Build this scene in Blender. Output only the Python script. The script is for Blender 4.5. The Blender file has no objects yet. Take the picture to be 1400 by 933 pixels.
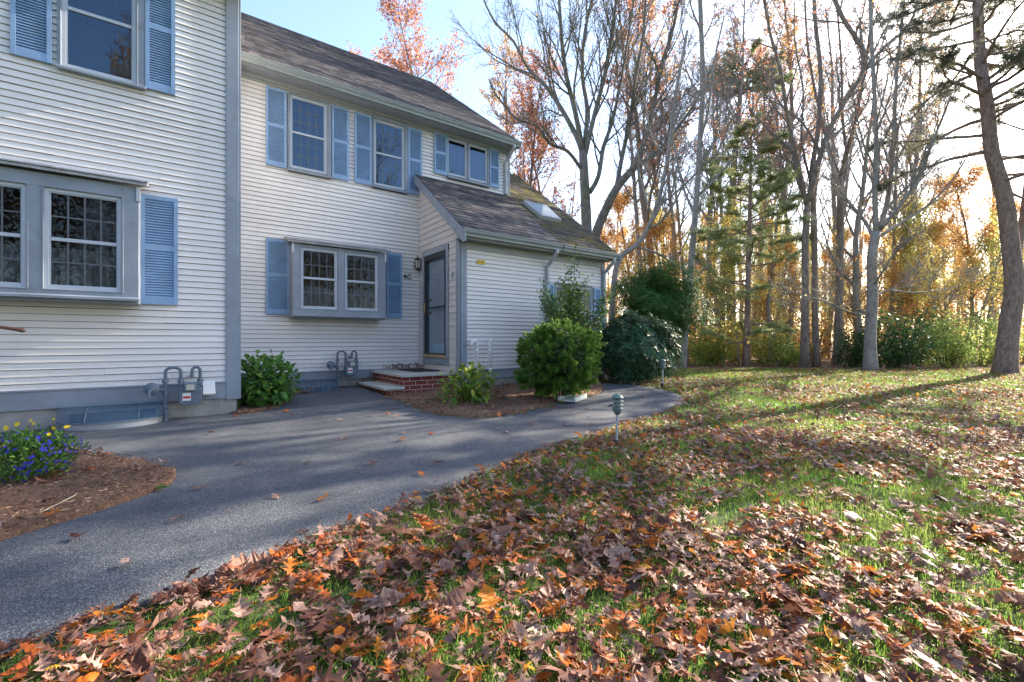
import bpy, bmesh, math, random
import numpy as np
from mathutils import Vector
scene = bpy.context.scene
COL = scene.collection
H = 0.96                      # camera height over the path
FPX = 622.0
TH = math.radians(53.96)      # angle between the view axis and the facades
DX, DY = math.cos(TH), math.sin(TH)
RX, RY = math.sin(TH), -math.cos(TH)

# ---------------------------------------------------------------- places
def ray(px, py):
    return (DX*FPX + RX*(px-700), DY*FPX + RY*(px-700), 466.5-py)
def on_y(px, py, Y):
    x, y, z = ray(px, py); s = Y/y
    return (x*s, z*s+H)
def at(px, py, a):
    x, y, z = ray(px, py); s = a/FPX
    return Vector((x*s, y*s, z*s+H))
def ab(a, b):
    return (DX*a+RX*b, DY*a+RY*b)
def sst(e0, e1, x):
    t = np.clip((x-e0)/(e1-e0), 0, 1); return t*t*(3-2*t)
def gz(X, Y):
    a = DX*np.asarray(X)+DY*np.asarray(Y)
    return 0.11*sst(5.5, 9.0, a)
def on_g(px, py):
    z = 0.0
    for _ in range(12):
        x, y, w = ray(px, py); s = (z-H)/w
        z = float(gz(x*s, y*s))
    return (x*s, y*s)
def rot_z_to_view():          # local x = to the right in the view
    return -(math.pi/2-TH)

_tab = np.random.RandomState(5).rand(256, 256)
def vnoise(x, y, sc, seed=0):
    x = np.asarray(x)*sc+17.3*seed+500; y = np.asarray(y)*sc+9.1*seed+500
    xi = np.floor(x).astype(int); yi = np.floor(y).astype(int)
    fx = x-xi; fy = y-yi; fx = fx*fx*(3-2*fx); fy = fy*fy*(3-2*fy)
    g = lambda i, j: _tab[(xi+i) % 256, (yi+j) % 256]
    return (g(0,0)*(1-fx)+g(1,0)*fx)*(1-fy)+(g(0,1)*(1-fx)+g(1,1)*fx)*fy
def fbm(x, y, sc, seed=0):
    return .55*vnoise(x, y, sc, seed)+.3*vnoise(x, y, sc*2.1, seed+1)+.15*vnoise(x, y, sc*4.3, seed+2)
def inpoly(x, y, poly):
    x = np.asarray(x); y = np.asarray(y); r = np.zeros(x.shape, bool)
    n = len(poly)
    for i in range(n):
        x0, y0 = poly[i]; x1, y1 = poly[(i+1) % n]
        if y0 == y1: continue
        c = ((y0 > y) != (y1 > y)) & (x < (x1-x0)*(y-y0)/(y1-y0)+x0)
        r ^= c
    return r
def smooth_poly(pts, it=2):
    for _ in range(it):
        q = []
        for i in range(len(pts)):
            a = pts[i]; b = pts[(i+1) % len(pts)]
            q.append((a[0]*.75+b[0]*.25, a[1]*.75+b[1]*.25)); q.append((a[0]*.25+b[0]*.75, a[1]*.25+b[1]*.75))
        pts = q
    return pts

# ---------------------------------------------------------------- objects
def tag(o, label=None, cat=None, group=None, kind=None):
    if label: o['label'] = label
    if cat: o['category'] = cat
    if group: o['group'] = group
    if kind: o['kind'] = kind
    return o
def thing(name, loc, label, cat, group=None, rz=0.0):
    o = bpy.data.objects.new(name, None); COL.objects.link(o)
    o.location = loc; o.rotation_euler = (0, 0, rz); o.empty_display_size = .2
    return tag(o, label, cat, group)
def rootloc(p):
    v = Vector((0, 0, 0))
    while p is not None:
        v = v+p.location; p = p.parent
    return v
class MB:
    def __init__(s): s.v = []; s.f = []; s.m = []; s.r = []
    def add(s, vs, fs, m=0, r=None):
        o = len(s.v); s.v += [tuple(v) for v in vs]; s.f += [tuple(i+o for i in f) for f in fs]
        s.m += [m]*len(fs); s.r += [random.random() if r is None else r]*len(fs)
    def box(s, x0, x1, y0, y1, z0, z1, m=0, r=None):
        if x1 < x0: x0, x1 = x1, x0
        if y1 < y0: y0, y1 = y1, y0
        if z1 < z0: z0, z1 = z1, z0
        s.add([(x0,y0,z0),(x1,y0,z0),(x1,y1,z0),(x0,y1,z0),(x0,y0,z1),(x1,y0,z1),(x1,y1,z1),(x0,y1,z1)],
              [(0,3,2,1),(4,5,6,7),(0,1,5,4),(1,2,6,5),(2,3,7,6),(3,0,4,7)], m, r)
    def extrude(s, prof, axis, t0, t1, m=0, r=None):
        """profile points: for axis 'x' (y,z) pairs; for axis 'y' (x,z) pairs; 'z' (x,y)"""
        n = len(prof)
        def P(t, p):
            return (t, p[0], p[1]) if axis == 'x' else ((p[0], t, p[1]) if axis == 'y' else (p[0], p[1], t))
        vs = [P(t0, p) for p in prof]+[P(t1, p) for p in prof]
        fs = [(i, (i+1) % n, n+(i+1) % n, n+i) for i in range(n)]+[tuple(range(n))[::-1], tuple(range(n, 2*n))]
        s.add(vs, fs, m, r)
    def frame(s, x0, x1, z0, z1, y0, y1, w, m=0, wb=None):
        wb = w if wb is None else wb
        s.box(x0, x0+w, y0, y1, z0, z1, m); s.box(x1-w, x1, y0, y1, z0, z1, m)
        s.box(x0+w, x1-w, y0, y1, z1-w, z1, m); s.box(x0+w, x1-w, y0, y1, z0, z0+wb, m)
    def tube(s, pts, rad, n=8, m=0, cap=True, r=None):
        pts = [Vector(p) for p in pts]; k = len(pts)
        if not hasattr(rad, '__len__'): rad = [rad]*k
        vs = []; T0 = (pts[1]-pts[0]).normalized()
        N = T0.orthogonal().normalized()
        for i in range(k):
            T = (pts[min(i+1, k-1)]-pts[max(i-1, 0)]).normalized()
            N = (N-T*N.dot(T))
            N = N.normalized() if N.length > 1e-6 else T.orthogonal().normalized()
            B = T.cross(N)
            for j in range(n):
                a = 2*math.pi*j/n
                vs.append(pts[i]+(N*math.cos(a)+B*math.sin(a))*rad[i])
        fs = [(i*n+j, i*n+(j+1) % n, (i+1)*n+(j+1) % n, (i+1)*n+j) for i in range(k-1) for j in range(n)]
        if cap: fs += [tuple(range(n))[::-1], tuple(range((k-1)*n, k*n))]
        s.add(vs, fs, m, r)
    def lathe(s, prof, c, n=24, m=0, ax='z'):
        vs = []
        for (r, h) in prof:
            for j in range(n):
                a = 2*math.pi*j/n
                if ax == 'z': vs.append((c[0]+r*math.cos(a), c[1]+r*math.sin(a), c[2]+h))
                else: vs.append((c[0]+r*math.cos(a), c[1]+h, c[2]+r*math.sin(a)))
        k = len(prof)
        fs = [(i*n+j, i*n+(j+1) % n, (i+1)*n+(j+1) % n, (i+1)*n+j) for i in range(k-1) for j in range(n)]
        fs += [tuple(range(n))[::-1], tuple(range((k-1)*n, k*n))]
        s.add(vs, fs, m)
    def build(s, name, mats, parent=None, smooth=False, bevel=0, loc=None):
        me = bpy.data.meshes.new(name)
        o = bpy.data.objects.new(name, me); COL.objects.link(o)
        base = rootloc(parent)+(Vector(loc) if loc else Vector((0, 0, 0)))
        if loc: o.location = loc
        me.from_pydata([(v[0]-base.x, v[1]-base.y, v[2]-base.z) for v in s.v], [], s.f)
        if not isinstance(mats, (list, tuple)): mats = [mats]
        for m in mats: me.materials.append(m)
        me.polygons.foreach_set('material_index', s.m)
        at_ = me.attributes.new('rnd', 'FLOAT', 'FACE'); at_.data.foreach_set('value', s.r)
        if smooth: me.polygons.foreach_set('use_smooth', [True]*len(s.f))
        me.update()
        if parent is not None: o.parent = parent
        if bevel:
            b = o.modifiers.new('bevel', 'BEVEL'); b.width = bevel; b.segments = 2; b.limit_method = 'ANGLE'
        return o
def npmesh(name, V, F, mat, parent=None, rnd=None, smooth=False):
    """V (n,3) in world (or local when the parent is at the origin); F (m,k)"""
    me = bpy.data.meshes.new(name)
    V = np.asarray(V, np.float32); F = np.asarray(F, np.int32)
    if parent is not None:
        V = V-np.array(rootloc(parent), np.float32)
    m, k = F.shape
    me.vertices.add(len(V)); me.vertices.foreach_set('co', V.ravel())
    me.loops.add(m*k); me.loops.foreach_set('vertex_index', F.ravel())
    me.polygons.add(m); me.polygons.foreach_set('loop_start', np.arange(0, m*k, k, dtype=np.int32))
    me.polygons.foreach_set('loop_total', np.full(m, k, np.int32))
    if smooth: me.polygons.foreach_set('use_smooth', np.ones(m, bool))
    if rnd is not None:
        at_ = me.attributes.new('rnd', 'FLOAT', 'FACE'); at_.data.foreach_set('value', np.asarray(rnd, np.float32))
    me.update(calc_edges=True)
    for x in (mat if isinstance(mat, (list, tuple)) else [mat]): me.materials.append(x)
    o = bpy.data.objects.new(name, me); COL.objects.link(o)
    if parent is not None: o.parent = parent
    return o
def copy_tree(o, parent=None):
    c = o.copy(); COL.objects.link(c)
    if parent is not None: c.parent = parent
    for ch in list(o.children): copy_tree(ch, c)
    return c

# ---------------------------------------------------------------- materials
def srgb(r, g, b):
    f = lambda c: (c/255/12.92) if c/255 <= .04045 else ((c/255+.055)/1.055)**2.4
    return (f(r), f(g), f(b), 1)
def newmat(name):
    m = bpy.data.materials.new(name); m.use_nodes = True
    nt = m.node_tree; bs = nt.nodes['Principled BSDF']
    return m, nt, bs
def N(nt, typ, **kw):
    n = nt.nodes.new(typ)
    for k, v in kw.items(): setattr(n, k, v)
    return n
def noise(nt, scale, detail=4, rough=.55, vec=None, dist=0):
    n = N(nt, 'ShaderNodeTexNoise'); n.inputs['Scale'].default_value = scale
    n.inputs['Detail'].default_value = detail; n.inputs['Roughness'].default_value = rough
    n.inputs['Distortion'].default_value = dist
    if vec: nt.links.new(vec, n.inputs['Vector'])
    return n
def ramp(nt, fac, stops, interp='LINEAR'):
    r = N(nt, 'ShaderNodeValToRGB'); cr = r.color_ramp; cr.interpolation = interp
    while len(cr.elements) < len(stops): cr.elements.new(.5)
    for e, (p, c) in zip(cr.elements, stops):
        e.position = p; e.color = c if len(c) == 4 else (*c, 1)
    nt.links.new(fac, r.inputs['Fac']); return r
def mixc(nt, fac, a, b, mode='MIX'):
    n = N(nt, 'ShaderNodeMix', data_type='RGBA', blend_type=mode)
    for sock, v in ((n.inputs[0], fac), (n.inputs[6], a), (n.inputs[7], b)):
        if hasattr(v, 'is_output') or isinstance(v, bpy.types.NodeSocket): nt.links.new(v, sock)
        else: sock.default_value = v
    return n.outputs[2]
def coords(nt, sc=(1, 1, 1), kind='Object'):
    t = N(nt, 'ShaderNodeTexCoord'); mp = N(nt, 'ShaderNodeMapping')
    mp.inputs['Scale'].default_value = sc; nt.links.new(t.outputs[kind], mp.inputs['Vector'])
    return mp.outputs['Vector']
def bump(nt, bs, h, strength=.3, dist=.01):
    b = N(nt, 'ShaderNodeBump'); b.inputs['Strength'].default_value = strength; b.inputs['Distance'].default_value = dist
    nt.links.new(h, b.inputs['Height']); nt.links.new(b.outputs['Normal'], bs.inputs['Normal']); return b
def paint(name, c, rough=.5, var=.12, scale=3, dirt=None, bs_=.15, spec=.4, metal=0, sc=(1,1,1), bscale=60, grime=False):
    m, nt, bs = newmat(name); v = coords(nt, sc)
    n = noise(nt, scale, 5, .6, v)
    d = tuple(x*(1-var) for x in c[:3])+(1,); l = tuple(min(1, x*(1+var)) for x in c[:3])+(1,)
    r = ramp(nt, n.outputs['Fac'], [(.3, d), (.7, l)])
    col = r.outputs['Color']
    at_ = N(nt, 'ShaderNodeAttribute', attribute_name='rnd')
    rr = ramp(nt, at_.outputs['Fac'], [(0, (.93,.93,.93)), (1, (1.0,1.0,1.0))])
    col = mixc(nt, 1.0, col, rr.outputs['Color'], 'MULTIPLY')
    if dirt:
        n2 = noise(nt, scale*2.7, 6, .7, v); r2 = ramp(nt, n2.outputs['Fac'], [(.55, (0,0,0)), (.75, (1,1,1))])
        n3 = mixc(nt, r2.outputs['Color'], col, dirt); col = n3
    if grime:      # splashback near the ground and faint vertical runs
        g = N(nt, 'ShaderNodeNewGeometry'); sx = N(nt, 'ShaderNodeSeparateXYZ'); nt.links.new(g.outputs['Position'], sx.inputs[0])
        nz = noise(nt, 2.2, 6, .7, coords(nt, (4, 4, .5)))
        ad = N(nt, 'ShaderNodeMath', operation='MULTIPLY_ADD'); ad.inputs[1].default_value = .9; nt.links.new(nz.outputs['Fac'], ad.inputs[0]); nt.links.new(sx.outputs[2], ad.inputs[2])
        mr = N(nt, 'ShaderNodeMapRange'); mr.inputs['From Min'].default_value = .55; mr.inputs['From Max'].default_value = 1.05; mr.inputs['To Min'].default_value = .5; mr.inputs['To Max'].default_value = 0
        nt.links.new(ad.outputs[0], mr.inputs['Value'])
        col = mixc(nt, mr.outputs['Result'], col, (.42, .39, .35, 1))
        r5 = ramp(nt, nz.outputs['Fac'], [(.55, (0, 0, 0)), (.8, (.35, .35, .35))]); col = mixc(nt, r5.outputs['Color'], col, (.50, .46, .42, 1))
    nt.links.new(col, bs.inputs['Base Color'])
    bs.inputs['Roughness'].default_value = rough; bs.inputs['Metallic'].default_value = metal
    bs.inputs['Specular IOR Level'].default_value = spec
    if bs_: bump(nt, bs, noise(nt, bscale, 3, .6, v).outputs['Fac'], bs_, .004)
    return m
def leafmat(name, stops, trans=.45, rough=.55, use_obj=False, var=.0, spec=.3, bright=1.5, patch=None):
    m, nt, bs = newmat(name)
    if use_obj:
        src = N(nt, 'ShaderNodeObjectInfo').outputs['Random']
    else:
        src = N(nt, 'ShaderNodeAttribute', attribute_name='rnd').outputs['Fac']
    r = ramp(nt, src, stops); col = r.outputs['Color']
    if var:
        v = coords(nt); n = noise(nt, 35, 4, .6, v)
        rr = ramp(nt, n.outputs['Fac'], [(.3, (1-var,)*3), (.7, (1+var*.4,)*3)])
        col = mixc(nt, 1.0, col, rr.outputs['Color'], 'MULTIPLY')
    if patch:
        n9 = noise(nt, 1.1, 5, .65, coords(nt)); r9 = ramp(nt, n9.outputs['Fac'], [(.42, (0, 0, 0)), (.66, (.7, .7, .7))]); col = mixc(nt, r9.outputs['Color'], col, patch)
    nt.links.new(col, bs.inputs['Base Color']); bs.inputs['Roughness'].default_value = rough
    bs.inputs['Specular IOR Level'].default_value = spec
    tr = N(nt, 'ShaderNodeBsdfTranslucent')
    g = N(nt, 'ShaderNodeGamma'); g.inputs['Gamma'].default_value = 1/bright if bright > 0 else 1
    nt.links.new(col, g.inputs['Color']); nt.links.new(g.outputs['Color'], tr.inputs['Color'])
    mx = N(nt, 'ShaderNodeMixShader'); mx.inputs[0].default_value = trans
    out = nt.nodes['Material Output']
    nt.links.new(bs.outputs[0], mx.inputs[1]); nt.links.new(tr.outputs[0], mx.inputs[2]); nt.links.new(mx.outputs[0], out.inputs[0])
    return m
def barkmat(name, c1, c2, sc=(14, 14, 3), moss=None, strength=.8):
    m, nt, bs = newmat(name); v = coords(nt, sc)
    n = noise(nt, 1.6, 6, .65, v, .6)
    r = ramp(nt, n.outputs['Fac'], [(.3, c1), (.68, c2)]); col = r.outputs['Color']
    if moss:
        n2 = noise(nt, 1.3, 5, .65, coords(nt)); r2 = ramp(nt, n2.outputs['Fac'], [(.5, (0,0,0)), (.68, (1,1,1))])
        col = mixc(nt, r2.outputs['Color'], col, moss)
    nt.links.new(col, bs.inputs['Base Color']); bs.inputs['Roughness'].default_value = .9
    bs.inputs['Specular IOR Level'].default_value = .2
    bump(nt, bs, n.outputs['Fac'], strength, .03)
    return m
M = {}
M['siding'] = paint('siding paint', (.69, .662, .655, 1), .55, .07, 1.1, bs_=.15, bscale=25, sc=(.5, 1, 2.5), grime=True)
M['shingle_wall'] = paint('weathered cedar shingle', (.50, .48, .485, 1), .75, .16, 9, dirt=(.34, .31, .31, 1), sc=(2, 6, .5), bs_=.5)
M['trim'] = paint('slate grey trim paint', (.225, .26, .315, 1), .5, .14, 2.6, dirt=(.17, .185, .21, 1))
M['sash'] = paint('pale grey sash paint', (.42, .46, .53, 1), .4, .06, 3)
M['shutter'] = paint('blue shutter paint', (.205, .325, .52, 1), .5, .12, 3.5, dirt=(.22, .29, .39, 1))
M['gutter'] = paint('grey green gutter', (.26, .29, .30, 1), .35, .12, 2, dirt=(.14, .14, .13, 1), sc=(1, 6, 6))
M['spout'] = paint('grey downspout', (.40, .42, .46, 1), .35, .08, 3)
M['soffit'] = paint('soffit paint', (.30, .32, .35, 1), .5, .06, 2)
M['white'] = paint('white plastic', (.72, .72, .71, 1), .35, .05, 4)
M['black'] = paint('black metal', (.018, .02, .024, 1), .35, .1, 6, metal=0)
M['munt'] = paint('dark muntin', (.10, .11, .13, 1), .5, .1, 3)
M['gap_shade'] = paint('gap shade sheathing', (.055, .045, .04, 1), .9, .1, 3)  # near-black backing colour paints the shadow lines between clapboards
M['meter'] = paint('blue grey meter paint', (.105, .14, .185, 1), .4, .12, 8, spec=.5)
M['galv'] = paint('galvanised steel', (.45, .47, .50, 1), .4, .15, 7, metal=.6)
M['conc'] = paint('foundation concrete', (.30, .29, .28, 1), .85, .2, 5, dirt=(.17, .16, .14, 1), bs_=.5)
M['dark'] = paint('dark interior', (.02, .021, .025, 1), .8, .1, 2)
M['room'] = paint('warm room wall', (.16, .085, .05, 1), .7, .2, 2)
M['tan'] = paint('tan wood sill', (.35, .25, .15, 1), .6, .2, 8)
M['brass'] = paint('brass', (.5, .33, .12, 1), .3, .1, 8, metal=1)
M['yellow'] = paint('yellow sign face', (.75, .48, .02, 1), .4, .05, 8)
M['ink'] = paint('dark ink', (.10, .03, .02, 1), .5, .05, 8)
M['red'] = paint('red ink', (.45, .03, .03, 1), .5, .05, 8)
M['brownrail'] = paint('brown handrail', (.10, .05, .035, 1), .5, .2, 9)
M['slab'] = paint('porch stone slab', (.40, .39, .37, 1), .8, .12, 6, dirt=(.27, .25, .22, 1), bs_=.35)
M['lampgreen'] = paint('verdigris lamp metal', (.12, .19, .18, 1), .45, .25, 14, dirt=(.20, .18, .15, 1))
M['lensglass'] = paint('lamp lens', (.45, .42, .36, 1), .2, .1, 9)
M['stake'] = paint('lamp base', (.06, .055, .05, 1), .7, .2, 12)

def glassmat(name, refl=1.0, tint=(.8, .85, .9, 1), gcol=(.85, .92, 1, 1)):
    m, nt, bs = newmat(name); out = nt.nodes['Material Output']; nt.nodes.remove(bs)
    tr = N(nt, 'ShaderNodeBsdfTransparent'); tr.inputs['Color'].default_value = tint
    gl = N(nt, 'ShaderNodeBsdfGlossy'); gl.inputs['Roughness'].default_value = .015
    gl.inputs['Color'].default_value = gcol
    nz = noise(nt, 1.7, 2, .5, coords(nt)); b = N(nt, 'ShaderNodeBump'); b.inputs['Strength'].default_value = .12
    b.inputs['Distance'].default_value = .02
    nt.links.new(nz.outputs['Fac'], b.inputs['Height']); nt.links.new(b.outputs['Normal'], gl.inputs['Normal'])
    fr = N(nt, 'ShaderNodeFresnel'); fr.inputs['IOR'].default_value = 1.55
    mt = N(nt, 'ShaderNodeMath', operation='MULTIPLY_ADD', use_clamp=True); mt.inputs[1].default_value = 1.15*refl; mt.inputs[2].default_value = .0
    nt.links.new(fr.outputs[0], mt.inputs[0])
    mx = N(nt, 'ShaderNodeMixShader'); nt.links.new(mt.outputs[0], mx.inputs[0])
    nt.links.new(tr.outputs[0], mx.inputs[1]); nt.links.new(gl.outputs[0], mx.inputs[2]); nt.links.new(mx.outputs[0], out.inputs[0])
    return m
M['glass'] = glassmat('window glass', .5)
M['glass_up'] = glassmat('sky tinted upper glass', 2.0, gcol=(.50, .70, .98, 1))  # blue gloss tint and raised strength colour in the sky reflection
M['plastic'], _nt, _bs = newmat('blue tinted plastic cover')
_bs.inputs['Base Color'].default_value = (.08, .15, .24, 1); _bs.inputs['Roughness'].default_value = .12; _bs.inputs['Alpha'].default_value = .5; _bs.inputs['Specular IOR Level'].default_value = .8
def curtainmat(name, c, tr=.3):
    m, nt, bs = newmat(name); v = coords(nt, (1, 1, .2))
    r = ramp(nt, noise(nt, 9, 3, .5, v).outputs['Fac'], [(.3, tuple(x*.75 for x in c[:3])), (.7, c)])
    nt.links.new(r.outputs['Color'], bs.inputs['Base Color']); bs.inputs['Roughness'].default_value = .9
    return m
M['curtain'] = curtainmat('sheer curtain', (.055, .06, .07, 1))
M['curtain_pale'] = curtainmat('pale half curtain', (.16, .165, .17, 1))
M['blind'] = curtainmat('pale blind', (.07, .09, .13, 1))
M['doorblind'] = curtainmat('door blind', (.45, .50, .56, 1))

def roofmat(name, cols, moss=None):
    m, nt, bs = newmat(name)
    at_ = N(nt, 'ShaderNodeAttribute', attribute_name='rnd')
    r = ramp(nt, at_.outputs['Fac'], cols)
    v = coords(nt); n = noise(nt, 130, 3, .7, v)
    rr = ramp(nt, n.outputs['Fac'], [(.3, (.6, .6, .6)), (.7, (1.2, 1.2, 1.2))])
    col = mixc(nt, 1.0, r.outputs['Color'], rr.outputs['Color'], 'MULTIPLY')
    n2 = noise(nt, .9, 5, .6, v); r2 = ramp(nt, n2.outputs['Fac'], [(.35, (.75, .75, .8)), (.65, (1.15, 1.08, 1.0))])
    col = mixc(nt, 1.0, col, r2.outputs['Color'], 'MULTIPLY')
    if moss:
        n3 = noise(nt, 1.6, 8, .72, v, .5); r3 = ramp(nt, n3.outputs['Fac'], [(.46, (0,0,0)), (.56, (1,1,1))])
        n4 = noise(nt, 14, 4, .6, v); r4 = ramp(nt, n4.outputs['Fac'], [(.35, moss[0]), (.65, moss[1])])
        col = mixc(nt, r3.outputs['Color'], col, r4.outputs['Color'])
    nt.links.new(col, bs.inputs['Base Color']); bs.inputs['Roughness'].default_value = .88
    bs.inputs['Specular IOR Level'].default_value = .25
    bump(nt, bs, n.outputs['Fac'], .6, .006)
    return m
M['roof'] = roofmat('brown grey asphalt shingle', [(0, (.044, .043, .050)), (.5, (.083, .081, .093)), (1, (.155, .15, .162))])
M['mossroof'] = roofmat('old mossy shingle', [(0, (.05, .048, .045)), (1, (.12, .11, .10))], [(.05, .05, .02, 1), (.17, .13, .045, 1)])

def brickmat():
    m, nt, bs = newmat('red brick'); v = coords(nt)
    sx = N(nt, 'ShaderNodeSeparateXYZ'); nt.links.new(v, sx.inputs[0])
    ad = N(nt, 'ShaderNodeMath', operation='ADD'); nt.links.new(sx.outputs[0], ad.inputs[0]); nt.links.new(sx.outputs[1], ad.inputs[1])
    cx = N(nt, 'ShaderNodeCombineXYZ'); nt.links.new(ad.outputs[0], cx.inputs[0]); nt.links.new(sx.outputs[2], cx.inputs[1])
    b = N(nt, 'ShaderNodeTexBrick'); nt.links.new(cx.outputs[0], b.inputs['Vector'])
    b.inputs['Scale'].default_value = 1; b.inputs['Brick Width'].default_value = .21; b.inputs['Row Height'].default_value = .072
    b.inputs['Mortar Size'].default_value = .0055; b.inputs['Mortar Smooth'].default_value = .15
    b.inputs['Color1'].default_value = (.17, .03, .022, 1); b.inputs['Color2'].default_value = (.28, .06, .04, 1)
    b.inputs['Mortar'].default_value = (.42, .40, .37, 1); b.inputs['Bias'].default_value = -.1
    n = noise(nt, 40, 4, .6, v); rr = ramp(nt, n.outputs['Fac'], [(.3, (.7, .7, .7)), (.7, (1.15, 1.15, 1.15))])
    col = mixc(nt, 1, b.outputs['Color'], rr.outputs['Color'], 'MULTIPLY')
    nt.links.new(col, bs.inputs['Base Color']); bs.inputs['Roughness'].default_value = .85
    bb = bump(nt, bs, b.outputs['Fac'], .8, .008); bb.invert = True
    return m
M['brick'] = brickmat()

def asphalt():
    m, nt, bs = newmat('asphalt'); v = coords(nt)
    vo = N(nt, 'ShaderNodeTexVoronoi'); vo.inputs['Scale'].default_value = 190; nt.links.new(v, vo.inputs['Vector'])
    n = noise(nt, 90, 4, .7, v)
    r = ramp(nt, vo.outputs['Color'], [(.1, (.029, .034, .046)), (.6, (.080, .089, .110)), (.9, (.19, .193, .205)), (1, (.34, .335, .33))])
    n2 = noise(nt, .7, 5, .6, v); r2 = ramp(nt, n2.outputs['Fac'], [(.3, (.72, .73, .76)), (.7, (1.2, 1.18, 1.14))])
    col = mixc(nt, 1, r.outputs['Color'], r2.outputs['Color'], 'MULTIPLY')
    # hairline cracks and worn patches
    v2 = N(nt, 'ShaderNodeTexVoronoi', feature='DISTANCE_TO_EDGE'); v2.inputs['Scale'].default_value = .55
    nw = noise(nt, 3.0, 5, .7, v); wv_ = mixc(nt, .22, v, nw.outputs['Color']); nt.links.new(wv_, v2.inputs['Vector'])
    rc = ramp(nt, v2.outputs['Distance'], [(0, (.25, .25, .25)), (.006, (1, 1, 1))]); n6 = noise(nt, .5, 3, .5, v); r6 = ramp(nt, n6.outputs['Fac'], [(.5, (1, 1, 1)), (.58, (0, 0, 0))])
    rc2 = mixc(nt, r6.outputs['Color'], rc.outputs['Color'], (1, 1, 1, 1)); col = mixc(nt, 1, col, rc2, 'MULTIPLY')
    n7 = noise(nt, 2.6, 7, .72, v); r7 = ramp(nt, n7.outputs['Fac'], [(.32, (.68, .7, .74)), (.5, (1, 1, 1)), (.72, (1.25, 1.22, 1.18))]); col = mixc(nt, 1, col, r7.outputs['Color'], 'MULTIPLY')
    nt.links.new(col, bs.inputs['Base Color']); bs.inputs['Roughness'].default_value = .75
    ad = mixc(nt, .5, vo.outputs['Distance'], n.outputs['Fac'])
    bump(nt, bs, ad, .9, .008)
    return m
M['asphalt'] = asphalt()
def groundmat():
    m, nt, bs = newmat('lawn soil and forest floor'); v = coords(nt)
    n = noise(nt, 3, 8, .7, v)
    lawn = ramp(nt, n.outputs['Fac'], [(.3, (.028, .05, .012)), (.55, (.055, .095, .02)), (.75, (.085, .065, .032))])
    n2 = noise(nt, 9, 8, .75, v)
    duff = ramp(nt, n2.outputs['Fac'], [(.3, (.07, .035, .02)), (.5, (.17, .085, .045)), (.7, (.30, .17, .10))])
    # distance from the house front decides lawn or wood
    sx = N(nt, 'ShaderNodeSeparateXYZ'); nt.links.new(v, sx.inputs[0])
    m1 = N(nt, 'ShaderNodeMath', operation='MULTIPLY'); m1.inputs[1].default_value = DX; nt.links.new(sx.outputs[0], m1.inputs[0])
    m2 = N(nt, 'ShaderNodeMath', operation='MULTIPLY_ADD'); m2.inputs[1].default_value = DY; nt.links.new(sx.outputs[1], m2.inputs[0]); nt.links.new(m1.outputs[0], m2.inputs[2])
    n3 = noise(nt, .8, 4, .6, v); m3 = N(nt, 'ShaderNodeMath', operation='MULTIPLY_ADD'); m3.inputs[1].default_value = 2.5
    nt.links.new(n3.outputs['Fac'], m3.inputs[0]); nt.links.new(m2.outputs[0], m3.inputs[2])
    mr = N(nt, 'ShaderNodeMapRange'); mr.inputs['From Min'].default_value = 13.0; mr.inputs['From Max'].default_value = 14.2
    nt.links.new(m3.outputs[0], mr.inputs['Value'])
    col = mixc(nt, mr.outputs['Result'], lawn.outputs['Color'], duff.outputs['Color'])
    nt.links.new(col, bs.inputs['Base Color']); bs.inputs['Roughness'].default_value = .95
    bump(nt, bs, n2.outputs['Fac'], .8, .03)
    return m
M['ground'] = groundmat()
def mulchmat():
    m, nt, bs = newmat('shredded bark mulch'); v = coords(nt)
    n = noise(nt, 55, 6, .75, v, 1.2)
    r = ramp(nt, n.outputs['Fac'], [(.3, (.05, .026, .017)), (.5, (.16, .082, .05)), (.68, (.33, .20, .13))])
    nt.links.new(r.outputs['Color'], bs.inputs['Base Color']); bs.inputs['Roughness'].default_value = .95
    bump(nt, bs, n.outputs['Fac'], 1, .02)
    return m
M['mulch'] = mulchmat()
M['chips'] = leafmat('mulch chips', [(0, (.05, .025, .016)), (.5, (.15, .075, .045)), (.85, (.30, .18, .11)), (1, (.45, .32, .22))], .1)
OAK = [(0, (.05, .018, .012)), (.12, (.11, .040, .025)), (.28, (.20, .085, .058)), (.44, (.30, .165, .13)), (.60, (.45, .30, .25)), (.73, (.27, .12, .075)), (.82, (.38, .085, .018)), (.93, (.50, .13, .015)), (.985, (.55, .20, .02)), (1, (.58, .36, .04))]
M['oak'] = leafmat('fallen oak leaves', OAK, .32, .5, var=.35, bright=1.35)
M['oak1'] = leafmat('fallen oak leaf', OAK, .30, .5, use_obj=True, var=.4, bright=1.35)
M['grass'] = leafmat('grass blades', [(0, (.03, .09, .009)), (.45, (.075, .21, .014)), (.80, (.15, .30, .022)), (.93, (.20, .25, .04)), (1, (.34, .27, .13))], .58, .5, bright=1.6, patch=(.24, .24, .035, 1))
M['bark_grey'] = barkmat('smooth grey bark', (.17, .15, .135, 1), (.36, .33, .30, 1), (7, 7, 4), strength=.4)
M['bark_oak'] = barkmat('furrowed oak bark', (.10, .075, .062, 1), (.33, .27, .23, 1))
M['bark_pine'] = barkmat('plated pine bark', (.12, .085, .07, 1), (.36, .26, .22, 1), (10, 10, 4))
M['bark_moss'] = barkmat('mossy maple bark', (.09, .078, .068, 1), (.26, .235, .21, 1), (12, 12, 3), (.10, .11, .045, 1))
M['needles'] = leafmat('pine needles', [(0, (.13, .19, .07)), (.6, (.26, .35, .13)), (1, (.45, .42, .18))], .7)
M['needles_dark'] = leafmat('dark pine needles', [(0, (.04, .055, .035)), (.7, (.085, .105, .06)), (1, (.22, .16, .08))], .45)
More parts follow.
